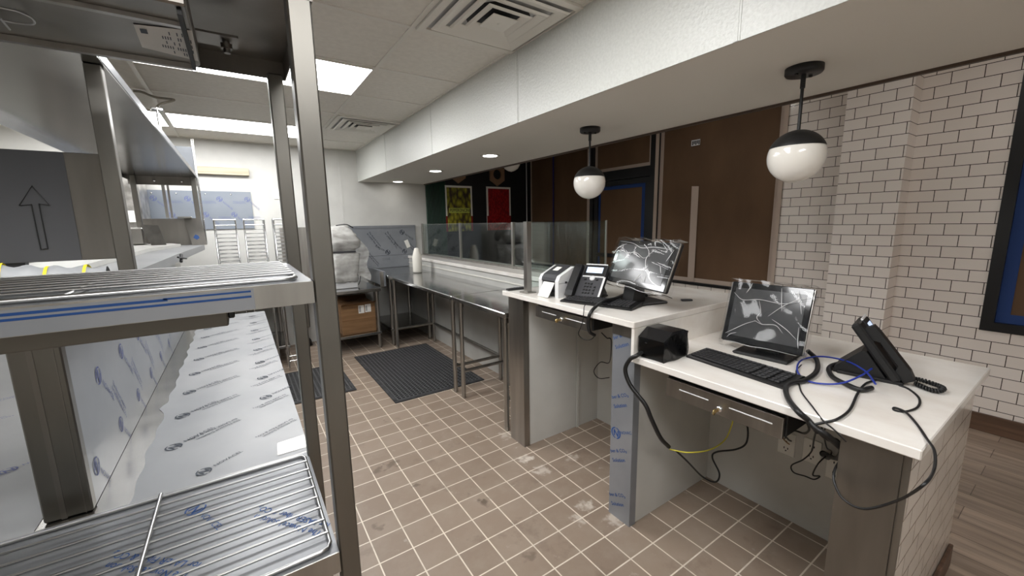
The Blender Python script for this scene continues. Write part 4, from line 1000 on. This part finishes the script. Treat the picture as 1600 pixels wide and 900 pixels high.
cable('thin_wire', [onc(1252, 570, r=.006), onc(1244, 580, r=.004), onc(1248, 595, r=.004), onc(1252, 612, r=.004), onc(1270, 636, r=.004), inx(1286, 657, 1.40), inx(1304, 672, 1.39), inx(1322, 690, 1.40)], .0024, M_BLACK, 'thin black wire running straight down the lower counter to its edge')
cable('hanging_cord', [onc(1368, 594, r=.006), onc(1352, 600, r=.005), onc(1340, 615, r=.005), onc(1328, 640, r=.005), onc(1308, 655, r=.005), inx(1288, 660, 1.40), inx(1270, 664, 1.388)], .0040, M_BLACK, 'black cord curving from the desk phone to the counter edge')
cable('phone_lead', [onc(1405, 602, r=.004), onc(1420, 608, r=.003), onc(1436, 622, r=.003), onc(1434, 636, r=.003), onc(1415, 643, r=.003), onc(1398, 641, r=.003), onc(1398, 637, r=.006), onc(1415, 644, r=.008), onc(1432, 662, r=.004), onc(1447, 684, r=.004), bp(1460, 705, y=.185), bp(1459, 735, y=.17), bp(1440, 760, y=.17), bp(1400, 783, x=1.34), bp(1350, 795, x=1.36), bp(1318, 780, x=1.38), bp(1304, 755, x=1.40), bp(1304, 735, x=1.43), bp(1315, 715, x=1.5)], .0034, M_BLACK, 'black lead running off the counter corner and hanging across the steel end')
hp = [onc(1400, 588, r=.02), onc(1420, 591, r=.018), onc(1440, 594, r=.016), onc(1462, 601, r=.016), onc(1474, 607, r=.014), onc(1465, 611, r=.010), onc(1448, 607, r=.010), onc(1430, 599, r=.010)]
mb = MB().tube(coil(hp, turns=30, R=.0062), .0030, 6).tube(spline(hp, 8), .0045, 6)
solo('coiled_handset_cord', mb, M_BLACK, 'coiled handset cord lying beside the turned-away desk phone', 'cable')
# knot of cables below the lower drawer
t = thing('cable_tangle', 'tangle of black cords hanging below the lower drawer by the outlets', 'cable', (1.7, .55, .3))
part('main_sleeve', MB().tube(spline([inx(1275, 668, 1.46), inx(1292, 684, 1.5), bp(1308, 690, x=1.55), bp(1315, 705, x=1.65), bp(1308, 716, x=1.9), bp(1293, 713, x=2.08)]), .009), M_BLACK, t)
part('plug', MB().tube([bp(1293, 713, x=2.108), bp(1286, 709, x=2.06)], [.016, .014], 12).tube([bp(1287, 710, x=2.06), bp(1300, 713, x=2.02)], [.012, .006], 10), M_BLACK, t)
for L, r in (([(1278, 665, 1.5), (1272, 685, 1.7), (1268, 705, 1.9), (1255, 718, 1.95), (1237, 727, 1.95), (1240, 738, 1.95), (1258, 744, 1.95), (1272, 749, 1.95), (1281, 744, 1.95), (1270, 742, 1.95), (1278, 725, 1.95), (1290, 713, 2.0)], .003),
             ([(1284, 668, 1.5), (1288, 685, 1.7), (1292, 700, 1.9), (1299, 705, 1.98), (1298, 712, 2.02)], .003), ([(1262, 662, 1.5), (1264, 672, 1.6), (1256, 677, 1.7), (1240, 673, 1.75), (1226, 678, 1.9), (1232, 687, 2.05), (1236, 689, 2.1)], .004),
             ([(1268, 665, 1.5), (1275, 676, 1.55), (1285, 676, 1.55), (1290, 668, 1.5)], .0028)):
    part('cord', MB().tube(spline([bp(a, b_, x=c) for a, b_, c in L], 8), r, 6), M_BLACK, t)
part('cord', MB().tube(spline([bp(1215, 676, x=1.9), bp(1228, 690, x=2.05), bp(1233, 694, x=2.1)]), .003), mat('tan_cord', rgb(150, 110, 60), .5), t)

# ================================================================ STEEL RACK (left)
RX0, RX1, RY0, RY1 = -1.25, .142, .80, 1.25
R1, R2, R3 = .83, 1.386, 1.90
t = thing('steel_rack', 'open steel rack with square posts and three shelves in the left foreground', 'shelving rack', ((RX0+RX1)/2, (RY0+RY1)/2, 0))
def sq(x0, x1, y0, y1, z0, z1, m=M_POST, n='post'): return part(n, MB().box(x0, x1, y0, y1, z0, z1, c=.003), m, t)
sq(.1045, RX1, RY0, RY0+.037, 0, 2.30); sq(.101, .134, RY1-.033, RY1, 0, R3-.04)
sq(RX0, RX0+.037, RY0, RY0+.037, 0, 2.30); sq(RX0, RX0+.037, RY1-.033, RY1, 0, 2.30)
def shelf(z, lip, m, mlip, x1, name):
    mb = MB().box(RX0, x1, RY0+.003, RY1-.003, z-.003, z)
    for a in ((RX0, x1, RY0, RY0+.003, z-lip, z), (RX0, x1, RY1-.003, RY1, z-lip, z), (x1-.003, x1, RY0+.003, RY1-.003, z-lip, z-.003)):
        mb.mat(1).box(*a)
    mb.mat(1).box(RX0+.05, x1-.004, RY0+.0035, RY0+.015, z-lip, z-lip+.003)
    return part(name, mb, [m, mlip], t)
shelf(R1, .045, M_FILMLID, M_STEEL, .1035, 'lower_shelf')
shelf(R2, .040, M_FILMLID, M_STEEL, .1035, 'middle_shelf')
shelf(R3, .045, M_STEELD, M_STEELD, .1440, 'upper_shelf').parent = t
F = frame((0, 0, R1), (1, 0, 0), (0, 1, 0), .0008)
def rot_at(px, py, px2, py2, z):
    a, b_ = bp(px, py, z=z), bp(px2, py2, z=z); return a, math.atan2(b_.y-a.y, b_.x-a.x)
a1, r1 = rot_at(516, 812, 400, 783, R1); a2, r2 = rot_at(300, 885, 170, 868, R1)
mk = [('text', a1.x-.02, a1.y-.03, r1, 1.5), ('text', a2.x, a2.y-.02, r2, 1.5), ('text', -.45, 1.0, r2, 1.5), ('logo', -.15, 1.13, r1+2.9, 1.2), ('text', -.62, 1.2, r1, 1.5)]
part('film_print', film_marks(F, mk, .0165), M_INKB, t)
st = MB(); ya, yb = RY0-.0012, RY0-.0002
st.box(RX0+.05, -.10, ya, yb, 1.3745, 1.3785).box(RX0+.05, 0.008, ya, yb, 1.3675, 1.371)
st.box(-.105, .008, ya, yb, 1.3765, 1.3795)
part('film_stripe', st, M_BTAPE, t)
part('apron_film', MB().box(RX0+.04, .012, RY0-.0018+.0012, RY0-.0001, R2-.039, R2-.003), M_FILMS, t)
# mid shelf channel below
t_ch = thing('heat_strip', 'long grey channel mounted under the middle rack shelf', 'heat strip', (-.6, .88, 1.30))
part('channel', MB().box(RX0+.05, -.03, .86, .93, 1.312, 1.345, c=.002), mat('grey_paint', rgb(120, 116, 108), .5, .3), t_ch)
part('end_cap', MB().box(-.0298, -.020, .875, .915, 1.322, 1.338, c=.002), M_BLACK, t_ch)
def wire_rack(z, y0, y1, x0, x1, n, cross, label, dz=.009):
    t = thing('wire_shelf_grid', label, 'wire grid', ((x0+x1)/2, (y0+y1)/2, z), 0, 'chrome wire grids on the rack shelves')
    r = .0042; e = MB()
    e.tube([(x0, y0, z+r), (x1-.02, y0, z+r), (x1-.006, y0+.004, z+r), (x1, y0+.018, z+r), (x1, y1-.018, z+r), (x1-.006, y1-.004, z+r), (x1-.02, y1, z+r), (x0, y1, z+r)], r, 8)
    part('rim_wire', e, M_WIRE, t)
    for k in range(1, n): 
        y = y0+(y1-y0)*k/n
        part('cross_wire', MB().tube([(x0, y, z+r*2.2), (x1+.001, y, z+r*2.2)], .0028, 6), M_WIRE, t)
    for x in cross: part('support_wire', MB().tube([(x, y0+.001, z+r+dz), (x, y1-.001, z+r+dz)], r, 8), M_WIRE, t)
wire_rack(R1+.0005, .815, 1.225, RX0+.04, .092, 9, (-.222, -.8), 'chrome wire grid lying on the lowest film-covered rack shelf')
wire_rack(R2+.0005, .825, 1.215, RX0+.04, .080, 9, (-.215, -.8), 'chrome wire grid lying on the middle rack shelf at eye height', .0005)
# device under the upper shelf
t = thing('overhead_warmer', 'boxy steel food warmer hanging under the top shelf of the rack', 'food warmer', (-.6, .93, 1.80))
part('case', MB().box(RX0+.04, -.027, .79, 1.06, 1.800, 1.850, c=.003), M_STEELD, t)
part('lens_tray', MB().box(RX0+.06, -.04, .85, .86, 1.793, 1.7995).box(RX0+.06, -.04, 1.045, 1.056, 1.790, 1.7995).mat(1).box(-.04, -.034, .80, 1.056, 1.791, 1.7995), [M_STEEL, M_BLACKM], t)
part('support_foot', MB().box(-.2, -.18, .9, .92, 1.8505, 1.856).box(-.9, -.88, .9, .92, 1.8505, 1.856), M_STEELD, t)
part('hanger_bolt', MB().tube([(.02, 1.03, 1.857), (.02, 1.03, 1.825)], .006, 8).tube([(.02, 1.03, 1.842), (.02, 1.03, 1.833)], .011, 6).box(-.0265, .04, 1.0, 1.06, 1.846, 1.85), M_STEELD, t)
c0, c1, c2, c3 = bp(208, 37, z=1.7995), bp(300, 47, z=1.7995), bp(310, 95, z=1.7995), bp(222, 73, z=1.7995)
def lerp4(u, v): return (c3.lerp(c2, u)).lerp(c0.lerp(c1, u), v)
part('rating_plate', MB().add([lerp4(*q)+V((0, 0, dz)) for dz in (-.001, -.0005) for q in ((0, 0), (1, 0), (1, 1), (0, 1))], [(0, 1, 2, 3), (7, 6, 5, 4), (0, 4, 5, 1), (1, 5, 6, 2), (2, 6, 7, 3), (3, 7, 4, 0)]), mat('rating_label', rgb(205, 202, 196), .5), t)
lm = MB(); rnd = random.Random(5)
def lq(u0, v0, u1, v1): lm.add([lerp4(*q)+V((0, 0, -.0016)) for q in ((u0, v0), (u1, v0), (u1, v1), (u0, v1))], [(0, 1, 2, 3)])
lq(.08, .70, .20, .88)
for i in range(14): 
    u = .34+.045*i
    for j in range(5):
        if rnd.random() < .45: lq(u, .1+.17*j, u+.02, .1+.17*j+.11)
part('rating_print', lm, M_INKD, t)
pts = [bp(x, y, z=1.790) for x, y in ((0, 12), (28, 18), (48, 27), (54, 35), (48, 38), (20, 35), (0, 30))]
part('wire_guard', MB().tube(spline(pts), .0014, 6).tube([bp(0, 28, z=1.79), bp(15, 46, z=1.79)], .0016, 6), M_WIRE, t)

# ================================================================ FILM-COVERED COUNTER, PARTITION AND MAKELINE
FZ = .80
t = thing('steel_counter', 'long steel counter still covered in printed white film behind the rack', 'work counter', (-.3, 2.5, 0))
part('top', MB().box(-1.25, .115, 1.27, 3.83, FZ-.04, FZ, c=.004), M_STEELH, t)
part('side_panel', MB().box(-1.24, .10, 1.30, 1.32, .1, FZ-.041).box(.085, .1, 1.32, 3.82, .1, FZ-.041).box(-1.24, .085, 3.8, 3.82, .1, FZ-.041), M_STEEL, t)
part('foot', MB().tube([(.06, 1.4, 0), (.06, 1.4, .1)], .02).tube([(.06, 3.7, 0), (.06, 3.7, .1)], .02).tube([(-.6, 1.4, 0), (-.6, 1.4, .1)], .02), M_STEEL, t)
def fsheet(u, v):
    y = 1.285+(3.82-1.285)*v
    xl = -.300+.003*math.sin(v*37)+.004*math.sin(v*91)-(.018*max(0, 1-abs(v-.27)/.02))
    x = xl+(.114-xl)*u
    return V((x, y, FZ+.0012+.0008*math.sin(u*14+v*30)*math.sin(v*50)))
part('protective_film', MB().grid(fsheet, 16, 90), M_FILMW, t)
part('protective_film', MB().grid(lambda u, v: V((-1.24+.78*u, 1.30+2.5*v, FZ+.0012+.001*math.sin(u*9+v*20))), 10, 30), M_FILMW, t)
part('bare_patch', MB().quad((.03, 1.33, FZ+.0026), (.112, 1.33, FZ+.0026), (.112, 1.42, FZ+.0026), (.035, 1.41, FZ+.0026)), M_STEEL, t)
F = frame((0, 0, FZ+.002), (1, 0, 0), (0, 1, 0), .0008); mk = []
for k in range(9):
    y = 1.578+.257*k
    mk.append(('logo', -.238, y, .70, 1.3)); mk.append(('logo', .025, y+.262, .65, 1.25))
    mk.append(('text', -.065, y+.10, .60+PI, 1.15)); mk.append(('text', .10, y-.02, .60+PI, 1.0))
mk = [m for m in mk if 1.32 < m[2] < 3.75]
mk += [('logo', -.15, 1.36, .6, 1.1)]
part('film_print', film_marks(F, mk, .0165), M_INKD, t)
mk = [('logo', -.62, 1.7+.3*k, .6, 1.1) for k in range(6)]+[('text', -.9, 1.55+.3*k, .6, 1.1) for k in range(6)]
part('film_print', film_marks(F, mk, .0165), M_INKP, t)

t = thing('counter_divider', 'film-covered steel upright dividing the counter, seamed steel end post', 'divider panel', (-.41, 2.4, FZ+.002))
part('panel', MB().box(-.446, -.3665, 1.352, 3.47, FZ+.002, 1.285), M_FILMS, t)
part('end_post', MB().box(-.449, -.365, 1.322, 1.3515, FZ+.002, 1.285, c=.003).mat(1).box(-.4195, -.4095, 1.3205, 1.3218, FZ+.002, 1.285).box(-.3785, -.3765, 1.3208, 1.3218, FZ+.002, 1.285), [M_POST, M_STEELD], t)
F = frame((-.3665, 0, 0), (0, 1, 0), (0, 0, 1), .001); mk = []
for k in range(6):
    mk += [('logo', 1.545+.27*k, 1.08, -.80, 1.5), ('text', 1.66+.27*k, 1.02, -.95, 1.2), ('logo', 1.40+.27*k, .88, -.80, 1.4), ('text', 1.75+.27*k, 1.27, -.95, 1.1)]
part('film_print', film_marks(F, mk, .0165), M_INKP, t)

KZ = 1.33
t = thing('makeline_counter', 'white film-wrapped raised counter running back under the steel overshelf', 'counter', (-.8, 3.0, 1.29))
poly = [(-.735, 1.42), (-.335, 1.42), (-.31, 3.2), (-.262, 4.6), (-.42, 4.78), (-.735, 4.78)]
part('top_slab', MB().prism(poly, KZ-.045, KZ, 'z'), M_FILMW, t)
part('raised_board', MB().prism([(-.72, 1.8), (-.50, 1.8), (-.50, 3.6), (-.40, 4.3), (-.50, 4.6), (-.72, 4.6)], KZ+.0005, KZ+.022, 'z'), M_WHITE, t)
part('cabinet_body', MB().box(-.73, -.46, 3.86, 4.72, .0, KZ-.046), M_STEEL, t)
part('edge_clip', MB().tube([bp(283, 398, x=-.285), bp(283, 409, x=-.285)], .008, 8).tube([bp(278, 402, x=-.28), bp(291, 404, x=-.28)], .005, 8), M_BLACK, t)
# overshelf
OZ = 1.93
t = thing('steel_overshelf', 'long steel overshelf on square posts above the white counter', 'overshelf', (-.5, 3.0, KZ))
OX0, OX1, OY0, OY1 = -.725, -.255, 1.33, 4.70
part('shelf_plate', MB().box(OX0, OX1, OY0, OY1, OZ-.003, OZ), M_STEELO, t)
part('front_lip', MB().box(OX1-.002, OX1+.001, OY0, OY1, OZ-.035+.03, OZ+.028).box(OX0, OX0+.003, OY0, OY1, OZ-.035, OZ-.003), M_CHROME, t)
part('end_lip', MB().box(OX0+.003, OX1-.003, OY1-.003, OY1, OZ-.075, OZ-.003), M_STEELD, t)
part('film_strip', MB().box(OX1+.0012, OX1+.0022, OY0, OY1, OZ-.002, OZ+.026), M_FILMS, t)
for x0, y0 in ((-.298, 1.60), (-.298, 4.63), (-.70, 4.63), (-.70, 1.60)): part('post', MB().box(x0, x0+.036, y0, y0+.036, KZ+.001, OZ-.0035, c=.002), M_POST, t)
part('back_splash', MB().box(-.660, -.300, 4.635, 4.645, KZ+.001, KZ+.235), M_STEELD, t)
part('divider_post', MB().box(-.50, -.478, 4.60, 4.62, KZ+.24, OZ-.08).box(-.465, -.45, 4.60, 4.62, KZ+.24, OZ-.08), M_CHROME, t)
b = MB()
for px in (240, 283):
    p = bp(px, 277, y=4.69); b.lathe([(.0001, 0), (.012, 0), (.008, .006), (.0001, .006)], (0, 0, 0), 12, mt((p.x, 4.696, OZ-.04)) @ Matrix.Rotation(PI/2, 4, 'X'))
part('screw_head', b, M_CHROME, t)
# upper tier above the overshelf (film sheet and pipe)
t = thing('steel_stand', 'slim steel stand with a clear-filmed sheet behind the overshelf', 'stand', (-.30, 4.9, 1.93))
part('sheet', MB().box(-.52, -.262, 4.74, 4.745, OZ+.03, 2.20), M_FILMS, t)
part('tube', MB().box(-.262, -.245, 4.735, 4.752, KZ+.0, 2.26, c=.002), M_CHROME, t)
part('tube_cap', MB().box(-.265, -.242, 4.732, 4.755, 2.26, 2.27), M_STEEL, t)
# conduit on ceiling
p0 = [bp(208, 142, z=CH-.02), bp(222, 144, z=CH-.02), bp(243, 152, z=CH-.03), bp(272, 156, z=CH-.05), bp(252, 162, z=CH-.10), bp(245, 168, z=CH-.14)]
e = p0[-1]
t = thing('ceiling_conduit', 'flexible cable with a metal rod hanging from the ceiling over the overshelf', 'conduit', (e.x, e.y, OZ))
part('flexible_cable', MB().tube(spline(p0, 10), .008, 8), mat('grey_conduit', rgb(130, 124, 112), .5, .4), t)
part('drop_rod', MB().tube([e, V((e.x, e.y, OZ+.001))], .009, 8), M_CHROME, t)
part('clamp', MB().box(e.x-.035, e.x+.035, e.y-.01, e.y+.01, e.z-.02, e.z, c=.004), M_CHROME, t)

# dark film-covered box with an arrow
t = thing('steel_sheet', 'upright steel sheet with dark film and a black outlined arrow on its front', 'steel sheet', (-.5, 1.67, KZ+.002))
part('sheet', MB().box(-.72, -.306, 1.652, 1.682, 1.398, 1.697, c=.002), M_STEELD, t)
part('front_film', MB().prism([(-.715, 1.399), (-.379, 1.399), (-.378, 1.45), (-.377, 1.696), (-.715, 1.696)], 1.6495, 1.6515, 'y'), M_FILMD, t)
A = [(50, 290), (79, 321), (61, 318), (75, 389), (72, 388), (69, 389), (64, 390), (49, 319), (30, 321)]
P = [bp(x, y, y=1.6487) for x, y in A]; mb = MB(); mb.tube(P, .00135, 4, True, False)
part('arrow_print', mb, M_INKK, t)
for x in (-.53, -.665): part('foot', MB().prism([(x-.03, 1.398), (x+.04, 1.398), (x+.03, KZ+.0012), (x-.02, KZ+.0012)], 1.655, 1.68, 'y'), M_DGREY, t)
t = thing('foam_bundle', 'crumpled white packing foam with yellow tape bands under the arrow panel', 'packing foam', (-.45, 1.61, KZ))
part('foam', MB().grid(lambda u, v: V((-.56+.24*u, 1.56+.085*v, KZ+.004+.066*abs(math.sin(PI*v))**.7*(1-.35*u)+.004*math.sin(u*30+v*6))), 30, 10), M_FILMW, t)
b = MB()
for u in (.17, .50, .80): b.grid(lambda a, v, u=u: V((-.56+.24*(u+.028*a+.03*v*(u > .7)), 1.558+.089*v, KZ+.006+.067*abs(math.sin(PI*v))**.7*(1-.35*u)+.004*math.sin(u*30+v*6))), 3, 10)
part('yellow_tape', b, M_YTAPE, t)
# small items at the far end of the white counter
t = thing('steel_divider', 'tilted steel divider plate standing on the far end of the white counter', 'divider plate', (-.62, 4.3, KZ+.022))
a, b_, c, d = bp(219, 351, y=4.2), bp(247, 352, y=4.2), bp(260, 380, y=4.1), bp(234, 381, y=4.1)
def slab(P, off):
    return MB().add([p for p in P]+[p+V(off) for p in P], [(0, 1, 2, 3), (7, 6, 5, 4), (0, 4, 5, 1), (1, 5, 6, 2), (2, 6, 7, 3), (3, 7, 4, 0)])
zt = KZ+.0228
a, b_ = bp(219, 351, y=4.32), bp(247, 352, y=4.32); c = bp(260, 380, y=4.2); d = bp(236, 381, y=4.2); c.z = d.z = zt
part('plate', slab([d, c, b_, a], (0, .01, 0)), M_STEEL, t)
c2 = bp(203, 355, y=4.45); e2 = bp(218, 352, y=4.45)
part('tray', MB().box(c2.x-.03, e2.x+.03, 4.35, 4.50, zt, zt+.14, c=.01), M_STEELH, t)
t = thing('hinged_flap', 'small grey steel flap with a blue sticker at the white counter corner', 'steel flap', (-.28, 4.6, KZ))
a, b_, c, d = bp(287, 341, y=4.62), bp(314, 341, y=4.62), bp(323, 377, y=4.5), bp(300, 380, y=4.5)
c.z = d.z = KZ+.002
part('plate', slab([d, c, b_, a], (0, .004, 0)), M_STEELD, t)
part('rolled_edge', MB().box(a.x-.04, a.x+.06, 4.58, 4.626, a.z-.001, a.z+.014, c=.004), M_STEEL, t)
m0 = (d*.62+c*.38)*.72+(a*.5+b_*.5)*.28
u_ = (c-d).normalized(); v_ = (a-d).normalized()
part('blue_sticker', MB().add([m0+u_*x*.022+v_*y*.022+V((0, -.0012, 0)) for x, y in ((-1, 0), (0, -1), (1, -.2), (.8, .8), (0, 1.4))], [(0, 1, 2, 3, 4)]), M_INKB, t)
t = thing('wall_machine', 'mottled grey cabinet by the far wall seen under the overshelf with a white notice', 'cabinet', (-.85, 5.2, 0))
part('cabinet', MB().box(-1.25, -.72, 5.1, 5.55, 0, 2.0, c=.01), noise_col(mat('mottled_steel', (.4, .39, .37, 1), .3, .8), (.25, .24, .22, 1), (.62, .6, .57, 1), (9, 9, 9), 6), t)
p = bp(204, 337, y=5.098)
part('notice', MB().box(p.x-.035, p.x+.03, 5.094, 5.0985, p.z-.06, p.z+.045), M_PAPER, t)
